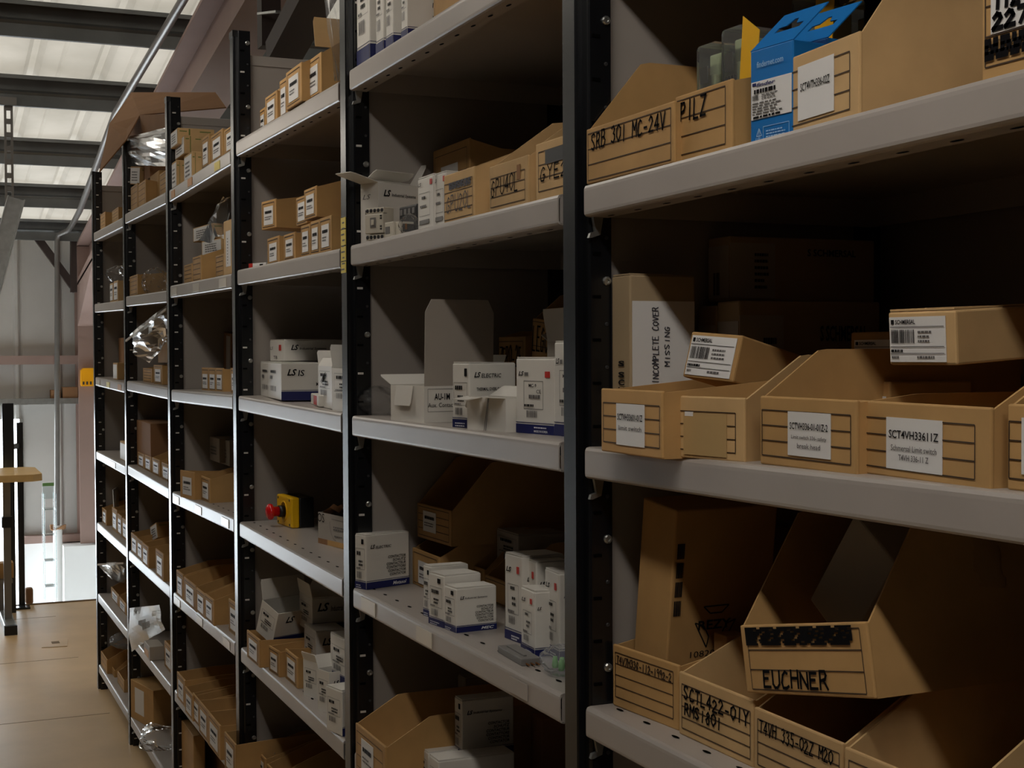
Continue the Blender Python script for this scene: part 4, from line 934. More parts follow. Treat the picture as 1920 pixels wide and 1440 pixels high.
carton(fit(2, 3, 1026, 640, 1070, Y=.125, d=.09), 'open pale carton with raised flap behind the tall white cartons', m='grey_card', open_=True, flaps=(('F', .05, 80), ('L', .03, 20)))
# -- fourth shelf
carton(fit(2, 4, 666, 1002, 686, yb=1098, yrb=1106, Y=.02, xd=767), 'white contactor carton alone at the far end of its shelf', dec=contactor('ELECTRIC', 'Metasol', 2))
carton(fit(2, 4, 794, 1060, 807, yb=1153, yrb=1158, Y=.05, xd=878), 'white carton rearmost of the three beside the contactor carton', dec=contactor('', '', 3))
carton(fit(2, 4, 804, 1073, 832, yb=1168, yrb=1178, Y=.02, xd=902), 'white carton in the middle of three, its short logo showing', dec=contactor('IS', '', 4, tw=.14))
carton(fit(2, 4, 833, 1097, 855, yb=1178, yrb=1187, Y=.02, xd=931), 'white contactor carton foremost of three with six printed words', dec=contactor('Industrial Systems', 'MEC', 5, tw=.55))
TL = 'tall narrow white cartons by the near post'
carton(fit(2, 4, 947, 1037, 979, yb=1196, yrb=1208, Y=.03, d=.075), 'tall narrow white carton with bright glossy top beside the grey block', TL, dec=tall_ls(1))
carton(fit(2, 4, 981, 1047, 1005, yb=1202, yrb=1213, Y=.05, xd=1066), 'tall white carton wedged behind the low one, broad side showing', TL, dec=tall_ls(2))
carton(fit(2, 4, 977, 1100, 1002, yb=1219, yrb=1232, Y=.02, d=.04), 'lower narrow white carton in front of the tall ones by the grey block', TL, dec=tall_ls(3))
carton(fit(2, 4, 1022, 1066, 1048, yb=1225, yrb=1239, Y=.02, d=.07), 'tall white carton nearest the near post on the contactor shelf', TL, dec=tall_ls(4))
f = fit(2, 4, 933, 1210, 978, yb=1224, yrb=1250, Y=.01, xd=1005)
o = root('relay_socket', f, 'flat grey plastic module lying at the shelf edge', 'relay', None); box('body', (0, 0, 0), (f.w, f.d, f.h), 'device_grey', o, .0015)
for i in range(3): box('pin', (f.w, f.d*(.2+.25*i), f.h*.3), (f.w+.012, f.d*(.2+.25*i)+.002, f.h*.3+.0015), 'brass', o)
box('rib', (f.w*.15, f.d*.3, f.h), (f.w*.85, f.d*.45, f.h+.002), 'device_grey', o)
zd = deck(2, 4, -.06); p = onZ(1050, 1262, zd); bag('small clear bag with green screws beside the near post', Vector((p.x+.01, p.y, zd+.001)), (.07, .06, .04), 'film_milky', 31)
o = bpy.data.objects['plastic_bag.003']
for i in range(4): lathe('screw_plug', [(.004, 0), (.005, .004), (.003, .016)], 'green_mark', o, 8, at=(-.015+.01*i, -.005+.006*(i % 2), .006))
kb = fit(2, 4, 773, 1026, 822, Y=.20, d=.3); pbin(kb, 'kraft bin with white label in the dark behind the contactor carton', hb=.125, s=.4, lab=(.25, .1, .7, .72), rules=1, fr=(.06, .08, .94, .9))
kb2 = fit(2, 4, 843, 1044, 908, Y=.19, d=.3); pbin(kb2, 'kraft bin in the dark behind the three white cartons', hb=.125, s=.4, rules=1, fr=(.06, .08, .94, .88))
kb3 = fit(2, 4, 909, 1077, 950, Y=.18, d=.3); pbin(kb3, 'kraft bin in the dark behind the tall narrow cartons', hb=.11, s=.4, rules=1, fr=(.06, .08, .94, .88))
f = fit(2, 4, 782, 942, 845, yb=1006, Y=.23, stack=True, d=.28, rot=3); f.A.z = max(kb.A.z, f.A.z)
pbin(f, 'kraft bin with white label stacked on the bins behind the contactor carton', hb=.155, s=.35, lab=(.2, .24, .58, .82), rules=4, fr=(.05, .1, .95, .92))
f = fit(2, 4, 931, 992, 972, yb=1054, Y=.23, stack=True, xd=1062)
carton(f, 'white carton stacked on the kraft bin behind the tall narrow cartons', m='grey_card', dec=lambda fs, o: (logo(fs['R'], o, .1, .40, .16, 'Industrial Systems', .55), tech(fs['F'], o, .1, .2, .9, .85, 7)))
# -- fifth shelf
zd = deck(2, 5, -.9)
pbin(fit(2, 5, 667, 1352, 722, yb=1440, Y=.02, d=.32, h=.085), 'large kraft bin with white label by the post on the low shelf', hb=.13, s=.30, lab=(.22, .12, .62, .78), rules=3, fr=(.06, .1, .92, .86))
carton(fit(2, 5, 721, 1402, 733, Y=.03, xd=772), 'small white carton with logo beside the large kraft bin on the low shelf', dec=plain_ls('IS', .2, .13, .62, .12, .13))
for i, (xl, xr, yt) in enumerate(((768, 784, 1384), (785, 803, 1399), (804, 822, 1415))):
    f = fit(2, 5, xl, yt, xr, Y=.055-.012*i, xd=880); f.d = .14
    carton(f, ORD[i]+' of three low white cartons counted from the large kraft bin', 'three white cartons on the low shelf', dec=lambda fs, o: (tech(fs['F'], o, .15, .3, .85, .8, 3), fs['T'].lines([(.5, .1, .5, .9)], .001, 'lid_seam', 'print_grey', o)))
zt = deck(2, 5, -.6)+onY(768, 1384, .055).z*0
f = fit(2, 5, 852, 1306, 866, yb=1412, Y=.10, stack=True, xd=963)
carton(f, 'white contactor carton standing on the row of three cartons', dec=contactor('Industrial Systems', '', 8, tw=.55)); fz = f
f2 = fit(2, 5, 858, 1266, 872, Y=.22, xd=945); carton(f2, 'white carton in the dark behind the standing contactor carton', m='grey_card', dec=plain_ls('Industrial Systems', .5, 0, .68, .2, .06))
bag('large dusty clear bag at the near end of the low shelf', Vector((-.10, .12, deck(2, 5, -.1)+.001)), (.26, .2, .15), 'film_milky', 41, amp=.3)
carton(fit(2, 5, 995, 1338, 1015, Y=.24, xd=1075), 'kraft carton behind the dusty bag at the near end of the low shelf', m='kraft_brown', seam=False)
# -- sixth shelf (just its far corner)
# ================================================================ BAY 3
def small_bin(b_, k, xl, yt, xr, label, group, Y=.014, d=.26, hb=None, rot=0, yb=None, stack=False, lab=(.2, .14, .82, .78), m='kraft', xd=None, h=None, tilt=(0, 0), z=None, rules=1, s=.5, yrb=None):
    return pbin(fit(b_, k, xl, yt, xr, Y=Y, d=d, rot=rot, yb=yb, stack=stack, xd=xd, h=h, z=z, yrb=yrb), label, group, hb=hb, s=s, lab=lab, rules=rules, m=m, fr=(.10, .08, .90, .90), tilt=tilt, t=.0028, rw=.0016)
g = 'labelled kraft boxes on the top shelf of the emergency-stop bay'
for n_, (xl, yt, xr, xd, Y) in enumerate(((487, 207, 497, None, .05), (497, 184, 519, None, .02), (520, 168, 526, None, .03), (524, 153, 538, None, .024))):
    small_bin(3, 1, xl, yt, xr, ORD[n_]+' labelled kraft box from the farther post, top shelf, emergency-stop bay', g, Y, .24, hb=onY(xl, yt, Y).z-2.08)
small_bin(3, 1, 536, 137, 565, 'labelled kraft box overhanging the top shelf edge', g, -.004, .24, hb=.13)
small_bin(3, 1, 570, 120, 602, 'labelled kraft box with a raised flap at the end of the top row', g, .016, .24, hb=.155)
o = [q for q in bpy.data.objects if q.get('label', '').startswith('labelled kraft box with a raised')][0]
flap(o, .14, .24, .13, 'L', .07, 75, 'kraft_pale', a=.1, e=.8)
p = [onY(602, -30, .03), onY(640, -40, .05), onY(640, 150, .06), onY(628, 152, .03)]
sheetbag('thin milky plastic sheet hanging behind the post at the top shelf', p, 'film_sheet', 3, .012, zip_=False, name='plastic_sheet')
g = 'labelled kraft boxes on the second shelf of the emergency-stop bay'
lo = ' standing labelled box from the farther post, second shelf, emergency-stop bay'
for n_, (xl, yt, xr, Y) in enumerate(((501, 448, 523, .03), (532, 441, 553, .016), (564, 424, 581, .012), (582, 416, 599, .012), (599, 410, 621, .010))):
    small_bin(3, 2, xl, yt, xr, ORD[n_]+lo, g, Y, .26, hb=onY(xl, yt, Y).z-deck(3, 2))
zt = deck(3, 2)+.092
up_ = 'labelled kraft box stacked on others, second shelf, emergency-stop bay'
small_bin(3, 2, 490, 379, 517, 'labelled kraft box stacked askew on the two boxes nearest the farther post', g, .03, .26, hb=.085, yb=432, stack=True, rot=8)
small_bin(3, 2, 555, 372, 575, 'farther '+up_, g, .035, .26, hb=.08, yb=425, stack=True); small_bin(3, 2, 570, 357, 593, 'nearer '+up_, g, .02, .26, hb=.095, yb=414, stack=True)
p = onY(466, 495, .012); o = thing('pill_packet', 'tiny red and white packet lying at the shelf corner by the post', 'packet', (p.x, .012, deck(3, 2, -1.9)+.0005), (0, 0, R(25)))
box('red_end', (0, 0, 0), (.016, .03, .012), 'print_red', o, .001); box('sleeve', (.016, 0, 0), (.07, .03, .012), 'label_white', o, .001); box('print_block', (.045, -.0005, .004), (.058, 0, .009), 'print_black', o)
# third shelf
f = fit(3, 3, 489, 679, 527, yb=741, yrb=751, Y=.03, xd=604)
def dec(fs, o):
    fs['R'].rect(.0, .003, .99, .24, 'colour_band', 'navy', o); fs['R'].lines([(.0, .27, .99, .27)], .001, 'band_line', 'navy', o); logo(fs['R'], o, .14, .66, .18, 'IS', .16, ts=.85); fs['R'].text(.85, .38, .99, .48, 'MEC', 'print_black', o, 0, .03)
    fs['F'].lines([(.38, 0, .38, 1)], .0014, 'joint', 'print_grey', o)
    for a in (.05, .46): fs['F'].small(a+.08, .72, a+.34, .80, 1, 'print_black', o, 3, fill=.9); fs['F'].rect(a+.05, .55, a+.14, .64, 'print_block', 'print_grey', o, 2); fs['F'].bars(a+.06, .22, a+.34, .36, 'print_grey', o, 9, 3)
carton(f, 'white carton with navy band and short logo under another in the emergency-stop bay', dec=dec); LS1 = f
f2 = fit(3, 3, 506, 643, 533, yb=681, Y=f.A.y+.035, stack=True, xd=652); f2.A.z = f.A.z+f.h+.003
carton(f2, 'white carton with orange mark stacked on the banded one', dec=lambda fs, o: (logo(fs['R'], o, .10, .52, .26, 'Industrial Systems', .42, ts=.5), fs['F'].text(.06, .55, .26, .70, 'LS', 'print_black', o, .3), fs['F'].rect(.66, .50, .80, .78, 'orange_mark', 'print_red', o, 2), fs['F'].text(.28, .1, .55, .25, 'TB', 'print_black', o)))
W3 = 'open white cartons beside the banded carton'
def dec(fs, o): tech(fs['F'], o, .12, .3, .88, .88, 6); fs['F'].pen(.25, .55, .8, .85, '~', 'marker', o, .003, 4)
carton(fit(3, 3, 597, 686, 622, yb=760, yrb=767, Y=.02, d=.085), 'white carton with open lid and scribbled face on the relay shelf', W3, open_=True, dec=dec, flaps=(('L', .04, 55), ('F', .02, 120), ('B', .04, 60)))
carton(fit(3, 3, 623, 690, 664, yb=767, yrb=775, Y=.02, d=.085), 'open white carton tucked behind the post on the relay shelf', W3, open_=True, dec=lambda fs, o: tech(fs['F'], o, .12, .3, .88, .88, 9), flaps=(('L', .05, 70), ('B', .03, 60)))
f = fit(3, 3, 583, 737, 597, yb=757, yrb=763, Y=.02, d=.02); carton(f, 'tiny white packet with a red strip in front of the banded carton', dec=lambda fs, o: fs['F'].rect(.4, .1, .8, .9, 'red_strip', 'print_red', o), seam=False)
# fourth shelf: emergency stop
f = fit(3, 4, 519, 926, 546, yb=984, yrb=991, Y=.05, xd=589)
o = root('emergency_stop', f, 'yellow emergency-stop box with red mushroom button', 'emergency stop', None); w_, d, h = f.w, f.d, f.h
box('cover', (0, 0, 0), (w_, d*.36, h), 'estop_yellow', o, .004); box('back_box', (.001, d*.36, .001), (w_-.001, d, h-.001), 'plastic_black', o, .003)
lathe('collar_ring', [(.026, 0), (.026, -.0015), (.022, -.002), (.022, 0)], 'estop_yellow', o, 28, 'Y', (w_*.5, 0, h*.5))
lathe('neck', [(.015, 0), (.015, -.014), (.012, -.014)], 'plastic_black', o, 20, 'Y', (w_*.5, 0, h*.5))
lathe('button', [(.012, -.012), (.013, -.028), (.019, -.031), (.0205, -.036), (.019, -.041), (.012, -.045), (.003, -.0465)], 'estop_red', o, 24, 'Y', (w_*.5, 0, h*.5))
for (a, b2) in ((.12, .1), (.88, .1), (.12, .9), (.88, .9)): lathe('screw', [(.003, 0), (.003, -.0008), (.001, -.0008)], 'device_dark', o, 10, 'Y', (w_*a, -.0002, h*b2))
# printed paper bag box with wrappings
f = fit(3, 4, 597, 960, 672, yb=1018, yrb=1036, Y=.06, d=.13); f.rot = min(f.rot, 40)
def dec(fs, o):
    F = fs['F']; F.text(-.0, .70, .17, .98, 'OS', 'print_black', o); F.small(.40, .52, .78, .68, 2, 'print_grey', o, 4, fill=.5); F.small(.42, .32, .7, .38, 1, 'print_grey', o, 6, fill=.6); F.lines([(.35, .86, .98, .82)], .001, 'print_rule', 'print_grey', o)
    n = 14; F.lines([(.30+.16*(1-math.cos(a)), .20+.58*(1-math.sin(a)), .30+.16*(1-math.cos(a+.11)), .20+.58*(1-math.sin(a+.11))) for a in [i*.11 for i in range(n)]], .001, 'print_arc', 'print_grey', o)
    F.rect(.0, .0, .24, .17, 'brown_patch', 'kraft_brown', o); F.rect(.24, .0, 1, .17, 'tan_patch', 'kraft', o)
q = carton(f, 'open paper packet with printed arc holding crumpled wrappers', m='grey_card', open_=True, dec=dec, name='paper_packet')
r = random.Random(5); V = []; Fq = []; n = 9
for j in range(n+1):
    for i in range(n+1): V.append((f.w*(.04+.92*i/n), f.d*(.04+.92*j/n), f.h*.93+.035*r.random()*math.sin(math.pi*(i+.5)/(n+1))))
for j in range(n):
    for i in range(n): a = j*(n+1)+i; Fq.append((a, a+1, a+n+2, a+n+1))
mk('wrapping', V, Fq, 'kraft_brown', q)
# fifth shelf
g = 'labelled kraft bins on the fifth shelf of the emergency-stop bay'; lb = ' labelled kraft bin from the farther post, shelf below the emergency stop'
small_bin(3, 5, 463, 1181, 486, ORD[0]+lb, g, yb=1233, yrb=1252, Y=.03, d=.2, hb=.064); small_bin(3, 5, 504, 1210, 523, ORD[1]+lb, g, yb=1258, yrb=1270, Y=.03, d=.2, hb=.064); small_bin(3, 5, 535, 1216, 557, ORD[2]+lb, g, yb=1272, yrb=1291, Y=.03, d=.2, hb=.064)
f = fit(3, 5, 481, 1192, 518, Y=.06, stack=True, yb=1195, rot=20); f.h = .085; f.w = .075; f.d = .13; f.A = onY(480, 1182, .004)
carton(f, 'open white carton with navy band tipped over the kraft bins', dec=plain_ls(None, .2, .22, .66, .2, .2, sides='R'), tilt=(0, 20), flaps=(('L', .05, 60), ('B', .05, 70)), open_=True)
f = fit(3, 5, 561, 1108, 585, Y=.10, stack=True, yb=1172, xd=664); carton(f, 'white carton with crushed flap topping the tumbled pile', dec=plain_ls('Industrial', .3, .27, .62, .12, .24, sides='R'), flaps=(('F', .035, 80),))
f = fit(3, 5, 570, 1170, 592, Y=.085, stack=True, yb=1238, xd=650); carton(f, 'white carton in the middle of the tumbled pile', dec=plain_ls(None, .3, .2, .62, .2, .2, sides='R'))
f = fit(3, 5, 619, 1186, 652, Y=.05, stack=True, yb=1268, d=.09, rot=4); carton(f, 'white carton beside the post on top of the tumbled pile', dec=plain_ls(None, .3, .16))
f = fit(3, 5, 569, 1236, 596, Y=.06, yb=1302, yrb=1312, xd=625); carton(f, 'white carton at the bottom of the pile beside the kraft bins', dec=plain_ls(None, .3, .2, sides='R'), flaps=(('F', .02, 70),), open_=True)
f = fit(3, 5, 596, 1254, 617, Y=.05, yb=1330, yrb=1340, d=.09); carton(f, 'open white carton wedged at the bottom of the tumbled pile', dec=plain_ls(None, .3, 0), flaps=(('L', .03, 60),), open_=True)
f = fit(3, 5, 612, 1286, 641, Y=.03, yb=1366, yrb=1381, d=.10); carton(f, 'white carton standing foremost at the shelf edge by the post', dec=plain_ls(None, .3, .18, sides='R'))
# sixth shelf
small_bin(3, 6, 480, 1404, 497, 'first labelled kraft bin on the lowest visible shelf of the emergency-stop bay', 'lowest bins of the emergency-stop bay', yb=1452, yrb=1472, Y=.05, d=.28, hb=.10)
small_bin(3, 6, 500, 1432, 520, 'second labelled kraft bin on the lowest visible shelf of the emergency-stop bay', 'lowest bins of the emergency-stop bay', yb=1475, yrb=1495, Y=.05, d=.28, hb=.10)
def leaf(b_, k, p0, p1, p2, p3, label, m='grey_card', group=None):
    """loose card lid propped up: four image corners at given depths"""
    P = [onY(*q) for q in (p0, p1, p2, p3)]; c = P[0].copy(); nrm = (P[1]-P[0]).cross(P[3]-P[0]).normalized()*.003
    o = mk('card_lid', [q-c for q in P]+[q-c+nrm for q in P], [(3, 2, 1, 0), (4, 5, 6, 7), (0, 1, 5, 4), (1, 2, 6, 5), (2, 3, 7, 6), (3, 0, 4, 7)], m); o.location = c
    return tag(o, label, 'card', group)
leaf(3, 6, (492, 1378, .08), (575, 1362, .22), (560, 1402, .20), (515, 1412, .07), 'pale card lid propped over the lowest bins of the emergency-stop bay')
leaf(3, 6, (510, 1430, .09), (556, 1405, .20), (580, 1438, .22), (530, 1460, .09), 'grey printed card lying in the lowest bin of the emergency-stop bay')
# ================================================================ BAY 4
b4 = ', bay next to the emergency-stop bay'
def greentape(fs, o):
    fs['F'].rect(.05, .05, .95, .92, 'label', 'label_white', o, 1.4); fs['F'].small(.2, .2, .8, .8, 4, 'print_grey', o, 3, 2.4)
    fs['R'].rect(.30, .05, .34, .95, 'green_stripe', 'tape_green', o); fs['R'].lines([(.05, .80, .25, .80), (.6, .80, .9, .80)], .003, 'green_stripe', 'tape_green', o)
g = 'green-striped kraft cartons on the top shelf'
fc_ = fit(4, 1, 322, 306, 331, Y=.03, xd=345); carton(fc_, 'low green-striped kraft carton by the post under the others', g, m='kraft_pale', dec=greentape, seam=False)
fd_ = fit(4, 1, 345, 294, 360, Y=.02, xd=379); carton(fd_, 'low green-striped kraft carton beside the labelled boxes', g, m='kraft_pale', dec=greentape, seam=False)
f = fit(4, 1, 328, 267, 346, yb=301, Y=.03, stack=True, xd=380); carton(f, 'green-striped kraft carton resting on the two low ones', g, m='kraft_pale', dec=greentape, seam=False)
f = fit(4, 1, 320, 250, 333, yb=280, Y=.085, stack=True, xd=402); carton(f, 'longest green-striped kraft carton on top at the back', g, m='kraft_pale', dec=greentape, seam=False)
g = 'labelled kraft boxes on the top shelf next to the green-striped cartons'
for n_, (xl, yt, xr) in enumerate(((378, 260, 392), (395, 256, 417), (420, 245, 445))): small_bin(4, 1, xl, yt, xr, ORD[n_]+' upright labelled kraft box counted from the green-striped cartons', g, .012, .22, hb=onY(xl, yt, .012).z-deck(4, 1))
g = 'ruled kraft bins on the second shelf'
for n_, (xl, yt, xr, Y) in enumerate(((345, 498, 360, .03), (361, 483, 377, .02), (404, 480, 420, .03))): small_bin(4, 2, xl, yt, xr, ORD[n_]+' ruled kraft bin from the farther post below the bagged carton', g, Y, .24, hb=.11, lab=None, rules=4)
f = fit(4, 2, 419, 416, 438, Y=.012, d=.12); carton(f, 'tall kraft carton with a narrow upright label by the post', m='kraft_pale', dec=lambda fs, o: (fs['F'].rect(.25, .15, .7, .80, 'label', 'label_white', o, 1.4), fs['F'].small(.4, .2, .5, .7, 9, 'print_grey', o, 3, 2.4)), seam=False)
zb = deck(4, 2)+.10
p = onY(378, 480, .06); f = Fr(); f.A = Vector((p.x, .06, zb-.012)); f.rot = 10; f.w, f.d, f.h = .17, .12, .045
carton(f, 'green-striped kraft carton lying on the ruled bins', None, m='kraft_pale', dec=greentape, seam=False)
f = Fr(); f.A = Vector((onY(362, 452, .05).x, .05, zb+.036)); f.rot = 6; f.w, f.d, f.h = .20, .12, .045
carton(f, 'kraft carton inside the clear bag on the second shelf', None, m='kraft_pale', dec=greentape, seam=False)
sheetbag('clear bag standing up around a kraft carton on the second shelf', [onY(420, 372, .05), onY(440, 374, .09), onY(424, 452, .07), onY(374, 456, .035)], 'film_clear', 8, .03, zip_=False)
g = 'labelled kraft boxes on the third shelf'
for i in range(3): small_bin(4, 3, 378+13.4*i, 689+.4*i, 391+13.4*i, ORD[i]+' labelled box from the farther post in the trio on the third shelf', g, .06, .2, hb=.062, lab=(.16, .1, .84, .72))
small_bin(4, 3, 432, 690, 446, 'labelled kraft box half hidden by the post beside the trio', g, .03, .2, hb=.075)
f = fit(4, 3, 418, 622, 432, Y=.20, d=.1); carton(f, 'crumpled kraft carton standing upright behind the trio of boxes', m='kraft_brown', seam=False, dec=lambda fs, o: fs['F'].rect(.4, .1, .9, .95, 'torn_paper', 'grey_card', o, 2), tilt=(0, 4))
small_bin(4, 4, 338, 881, 364, 'wide labelled kraft bin on the fourth shelf by the farther post', 'labelled kraft bins on the fourth shelf', Y=.03, yb=930, yrb=938, d=.24, hb=.075, rules=0); small_bin(4, 4, 377, 892, 393, 'labelled kraft bin with long plain side on the fourth shelf', 'labelled kraft bins on the fourth shelf', Y=.03, yb=936, yrb=944, d=.26, hb=.10)
for (xl, xr, yt, yb) in ((393, 411, 818, 862), (411, 430, 822, 868)): carton(fit(4, 4, xl, yt, xr, yb=yb, Y=.14, stack=True, d=.14), ('farther' if xl < 400 else 'nearer')+' pale upright carton stacked behind the fourth-shelf bins', 'pale upright cartons', m='grey_card', dec=lambda fs, o: fs['F'].small(.15, .3, .8, .7, 3, 'print_grey', o, 3), seam=False)
leaf(4, 4, (372, 850, .16), (394, 846, .20), (396, 862, .20), (376, 866, .15), 'pale torn card flap beside the upright pale cartons')
g = 'open kraft bins on the fifth shelf'
for n_, (xl, yt, xr, yb) in enumerate(((331, 1068, 343, 1112), (345, 1081, 367, 1126), (368, 1101, 384, 1146), (384, 1112, 400, 1160))): small_bin(4, 5, xl, yt, xr, ORD[n_]+' open labelled bin from the farther post, fifth shelf'+b4, g, yb=yb, Y=.03, d=.24, hb=.105)
small_bin(4, 5, 429, 1122, 446, 'labelled kraft bin alone by the post at the end of the fifth shelf', g, yb=1186, Y=.02, d=.2, hb=.09)
leaf(4, 5, (342, 1034, .14), (360, 1030, .18), (372, 1058, .18), (350, 1066, .12), 'white folded card sticking up from the bins on the fifth shelf')
g = 'open kraft bins on the sixth shelf'
for i, (xl, yt, xr, yb) in enumerate(((332, 1259, 346, 1308), (347, 1287, 361, 1334), (361, 1299, 374, 1348), (373, 1313, 390, 1372), (390, 1334, 412, 1396))): small_bin(4, 6, xl, yt, xr, ORD[i]+' open labelled bin from the farther post, sixth shelf'+b4, g, yb=yb, Y=.03, d=.26, hb=.09)
small_bin(4, 6, 421, 1372, 441, 'open kraft bin at the end of the sixth-shelf row by the post', g, yb=1440, Y=.02, d=.26, hb=.10)
g = 'loose card lids over the sixth-shelf bins'
for i in range(4): leaf(4, 6, (352+17*i, 1268+16*i, .12), (392+14*i, 1240+16*i, .30), (404+12*i, 1262+16*i, .32), (366+17*i, 1290+16*i, .12), ORD[i]+' dull card lid from the farther post leaning over sixth-shelf bins', 'grey_card', g)
f = fit(4, 7, 340, 1350, 362, Y=.04, xd=384); carton(f, 'brown carton on the bottom shelf below the open bins', 'brown cartons on the bottom shelf', m='kraft', seam=False)
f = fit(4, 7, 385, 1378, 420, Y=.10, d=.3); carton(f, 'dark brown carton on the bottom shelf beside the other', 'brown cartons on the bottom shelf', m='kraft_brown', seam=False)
# ================================================================ BAY 5
b5 = ', bay under the large open carton'
g = 'ruled kraft bins on the top shelf under the large open carton'
for n_, (xl, yt, xr, Y) in enumerate(((245, 352, 258, .02), (259, 346, 273, .02))): small_bin(5, 1, xl, yt, xr, ORD[n_]+' ruled kraft bin from the farther post, below the tipped carton', g, Y, .24, hb=.08, lab=None, rules=4)
small_bin(5, 1, 299, 327, 318, 'ruled kraft bin by the nearer post, top shelf'+b5, g, .02, .24, hb=.13, lab=None, rules=4)
f = fit(5, 1, 276, 335, 298, Y=.06, d=.2); carton(f, 'plain kraft carton between ruled bins on the top shelf', m='kraft', seam=False)
f = fit(5, 1, 243, 312, 262, yb=346, Y=.02, stack=True, rot=18, d=.14); carton(f, 'tipped kraft carton with white label on the ruled bins', m='kraft_pale', dec=greentape, tilt=(0, 6), seam=False)
sheetbag('milky zip bag hanging over the cartons beside the big open carton', [onY(217, 262, .0), onY(312, 238, .05), onY(312, 312, .06), onY(246, 310, .03)], 'film_milky', 12, .035)
# large open carton on top
A = onY(232, 322, .10); f = Fr(); f.A = Vector((onY(236, 300, .06).x, .06, deck(5, 1)+.085)); f.rot = 0; f.w, f.d, f.h = .62, .40, 0
zt = onY(312, 216, .06).z; f.h = zt-f.A.z
zc = f.A.z
o = root('large_carton', f, 'large open brown carton with spread flaps on top of the row', 'box', None); w_, d, h = f.w, f.d, f.h; t = .004
multi('body', [((0, 0, 0), (w_, t, h)), ((0, d-t, 0), (w_, d, h)), ((0, t, 0), (t, d-t, h)), ((w_-t, t, 0), (w_, d-t, h)), ((t, t, 0), (w_-t, d-t, t))], 'kraft_brown', o)
def poly(name, pts, m, par, th=.004):
    P = [Vector(p)-f.A for p in pts]; n = len(P); nr = (P[1]-P[0]).cross(P[2]-P[0]).normalized()*th
    return mk(name, P+[q+nr for q in P], [tuple(range(n))[::-1], tuple(range(n, 2*n))]+[(i, (i+1) % n, n+(i+1) % n, n+i) for i in range(n)], m, par)
Y0 = .06
poly('flap', [onY(246, 173, Y0+.1), onY(404, 173, Y0+.32), onY(424, 201, Y0+.30), onY(262, 215, Y0)], 'kraft_brown', o)
poly('flap', [onY(246, 173, Y0+.1), onY(262, 215, Y0), onY(236, 262, -.02), onY(186, 322, -.10), onY(205, 232, -.02)], 'kraft_brown', o)
poly('flap', [onY(262, 215, Y0-.002), onY(312, 214, Y0-.002), onY(312, 262, Y0-.002), onY(236, 262, Y0-.004)], 'kraft_brown', o)
g = None
small_bin(5, 2, 243, 519, 258, 'ruled kraft bin beside the crumpled bag, second shelf'+b5, g, .02, .26, hb=.085, lab=None, rules=4)
p = onY(291, 545, .06); bag('crumpled clear bag on the second shelf beside a ruled bin', Vector((p.x, .06, deck(5, 2)+.001)), (.15, .09, .10), 'film_clear', 51, n=18)
small_bin(5, 3, 268, 690, 285, 'ruled kraft bin on the third shelf under the big zip bag', 'kraft bins under the big zip bag', .04, .26, hb=.07, lab=None, rules=4); small_bin(5, 3, 288, 684, 304, 'labelled kraft bin on the third shelf under the big zip bag', 'kraft bins under the big zip bag', .03, .26, hb=.07)
f = fit(5, 3, 296, 636, 318, yb=680, Y=.06, stack=True, d=.14); carton(f, 'kraft carton on the bins behind the big zip bag', m='kraft', seam=False)
sheetbag('big milky zip bag spilling forward from the third shelf', [onY(232, 634, -.05), onY(312, 572, .02), onY(314, 640, .06), onY(274, 684, .02)], 'film_milky', 14, .05)
g = 'labelled kraft bins on the fourth shelf'
for n_, (xl, yt, xr) in enumerate(((258, 847, 270), (271, 852, 283), (285, 857, 299), (303, 866, 318))): small_bin(5, 4, xl, yt, xr, ORD[n_]+' open labelled bin from the farther post, fourth shelf'+b5, g, .03, .26, hb=.095)
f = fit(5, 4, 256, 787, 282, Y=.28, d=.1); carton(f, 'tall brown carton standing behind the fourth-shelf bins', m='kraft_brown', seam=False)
g = 'labelled kraft bins on the fifth shelf under the large carton'
for n_, (xl, yt, xr, yb) in enumerate(((246, 998, 257, 1034), (257, 1008, 267, 1044), (267, 1017, 278, 1056))): small_bin(5, 5, xl, yt, xr, ORD[n_]+' open labelled bin from the farther post, fifth shelf'+b5, g, yb=yb, Y=.03, d=.24, hb=.09)
f = fit(5, 5, 284, 982, 297, yb=1016, Y=.06, stack=True, rot=10, d=.16); f.h = .06; carton(f, 'kraft carton with white label tipped over the fifth-shelf bins', m='kraft', dec=greentape, tilt=(0, -18), seam=False)
small_bin(5, 5, 292, 1028, 306, 'kraft bin hanging over the edge by the post on the fifth shelf', g, yb=1078, Y=.02, d=.2, hb=.08)
sheetbag('frosted plastic sheet draped over the sixth shelf edge', [onY(241, 1140, -.01), onY(298, 1134, .06), onY(306, 1180, .05), onY(243, 1222, -.02)], 'film_sheet', 16, .02, zip_=False, name='plastic_sheet')
f = fit(5, 6, 270, 1178, 280, yb=1226, Y=.05, xd=308); f.h = .05; f.A.z = deck(5, 6); carton(f, 'pale carton bound with orange tape under the draped sheet', m='grey_card', dec=lambda fs, o: fs['F'].rect(.1, .1, .8, .6, 'orange_tape', 'orange_tape', o), seam=False)
small_bin(5, 6, 308, 1200, 322, 'labelled kraft bin by the post on the sixth shelf beside the taped carton', None, .03, .26, hb=.09)
f = fit(5, 7, 245, 1300, 270, Y=.0, d=.3); f.A.z = deck(5, 7); f.rot = 12; f.w = .24; f.h = .15; carton(f, 'kraft carton with torn label tipped forward on the bottom shelf', m='kraft', dec=lambda fs, o: fs['F'].rect(.2, .2, .6, .85, 'label', 'label_white', o, 1.5), seam=False)
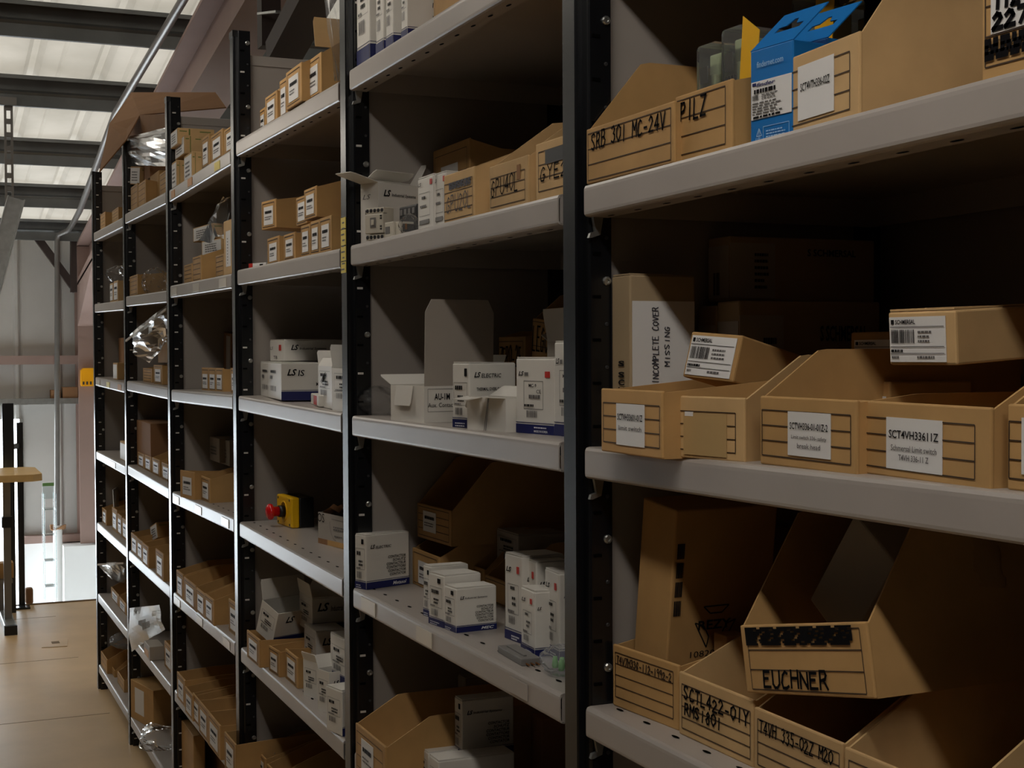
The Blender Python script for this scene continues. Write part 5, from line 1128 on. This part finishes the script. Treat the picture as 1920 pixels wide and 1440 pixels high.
sheetbag('shiny crumpled clear bag at the foot of the shelving', [onY(262, 1362, -.02), onY(322, 1350, .05), onY(322, 1396, .04), onY(262, 1406, -.05)], 'film_clear', 61, .06, n=16, zip_=False)
# ================================================================ BAY 6
g = 'ruled kraft bins of the end bay'
small_bin(6, 1, 188, 403, 197, 'narrower ruled kraft bin on the top shelf of the end bay', g, .02, .24, hb=.07, lab=None, rules=4); small_bin(6, 1, 210, 396, 222, 'wider ruled kraft bin on the top shelf of the end bay', g, .02, .24, hb=.06, lab=None, rules=4)
small_bin(6, 2, 206, 532, 212, 'pale narrow kraft bin under a small bag in the end bay', 'bagged bins of the end bay', .02, .24, hb=.085, m='kraft_pale', lab=(.1, .1, .9, .9)); small_bin(6, 2, 213, 528, 221, 'pale narrow kraft bin beside another under the small bag in the end bay', 'bagged bins of the end bay', .02, .24, hb=.09, m='kraft_pale', lab=(.1, .1, .9, .9))
p = onY(222, 500, .06); bag('small clear bag on the pale narrow bins of the end bay', Vector((p.x, .06, deck(6, 2)+.092)), (.14, .1, .07), 'film_clear', 71)
f = fit(6, 3, 212, 680, 220, Y=.03, d=.2); carton(f, 'kraft carton with white front on the third shelf of the end bay', m='kraft', dec=lambda fs, o: fs['F'].rect(.05, .05, .9, .9, 'label', 'label_white', o, 1.4), seam=False)
f = fit(6, 3, 222, 634, 232, Y=.16, d=.2); carton(f, 'tall brown carton at the back of the third shelf of the end bay', m='kraft_brown', seam=False)
f = fit(6, 4, 225, 826, 236, Y=.03, d=.2); carton(f, 'pale carton by the post on the fourth shelf of the end bay', m='kraft_pale', dec=lambda fs, o: fs['F'].rect(.05, .05, .9, .9, 'label', 'label_white', o, 1.4), seam=False)
g = 'kraft bins on the fifth shelf of the end bay'
for n_, (xl, yt, xr) in enumerate(((191, 951, 199), (210, 950, 219), (220, 962, 228), (229, 970, 238))): small_bin(6, 5, xl, yt, xr, ORD[n_]+' labelled bin from the end post, fifth shelf of the end bay', g, .03, .24, hb=.10)
leaf(6, 5, (212, 918, .06), (222, 912, .1), (224, 950, .1), (214, 954, .05), 'white folded card sticking up on the fifth shelf of the end bay', 'label_white')
sheetbag('milky zip bag hanging out beside the end post', [onY(181, 1056, -.02), onY(232, 1052, .06), onY(230, 1092, .06), onY(206, 1084, .0)], 'film_milky', 18, .03)
g = 'kraft bins on the sixth shelf of the end bay'
for n_, (xl, yt, xr) in enumerate(((208, 1100, 222), (223, 1118, 236))): small_bin(6, 6, xl, yt, xr, ORD[n_]+' labelled bin from the end post, sixth shelf of the end bay', g, .04, .24, hb=.10)
g = 'kraft bins on the bottom shelf of the end bay'
for n_, (xl, yt, xr) in enumerate(((189, 1220, 200), (203, 1240, 214), (220, 1258, 232))): small_bin(6, 7, xl, yt, xr, ORD[n_]+' open bin from the end post, bottom shelf of the end bay', g, .03, .26, hb=.12, lab=None, rules=2)
p = onY(224, 1215, .06); bag('small milky bag on the bottom-shelf bins of the end bay', Vector((p.x, .08, deck(6, 7)+.122)), (.2, .12, .06), 'film_milky', 81)
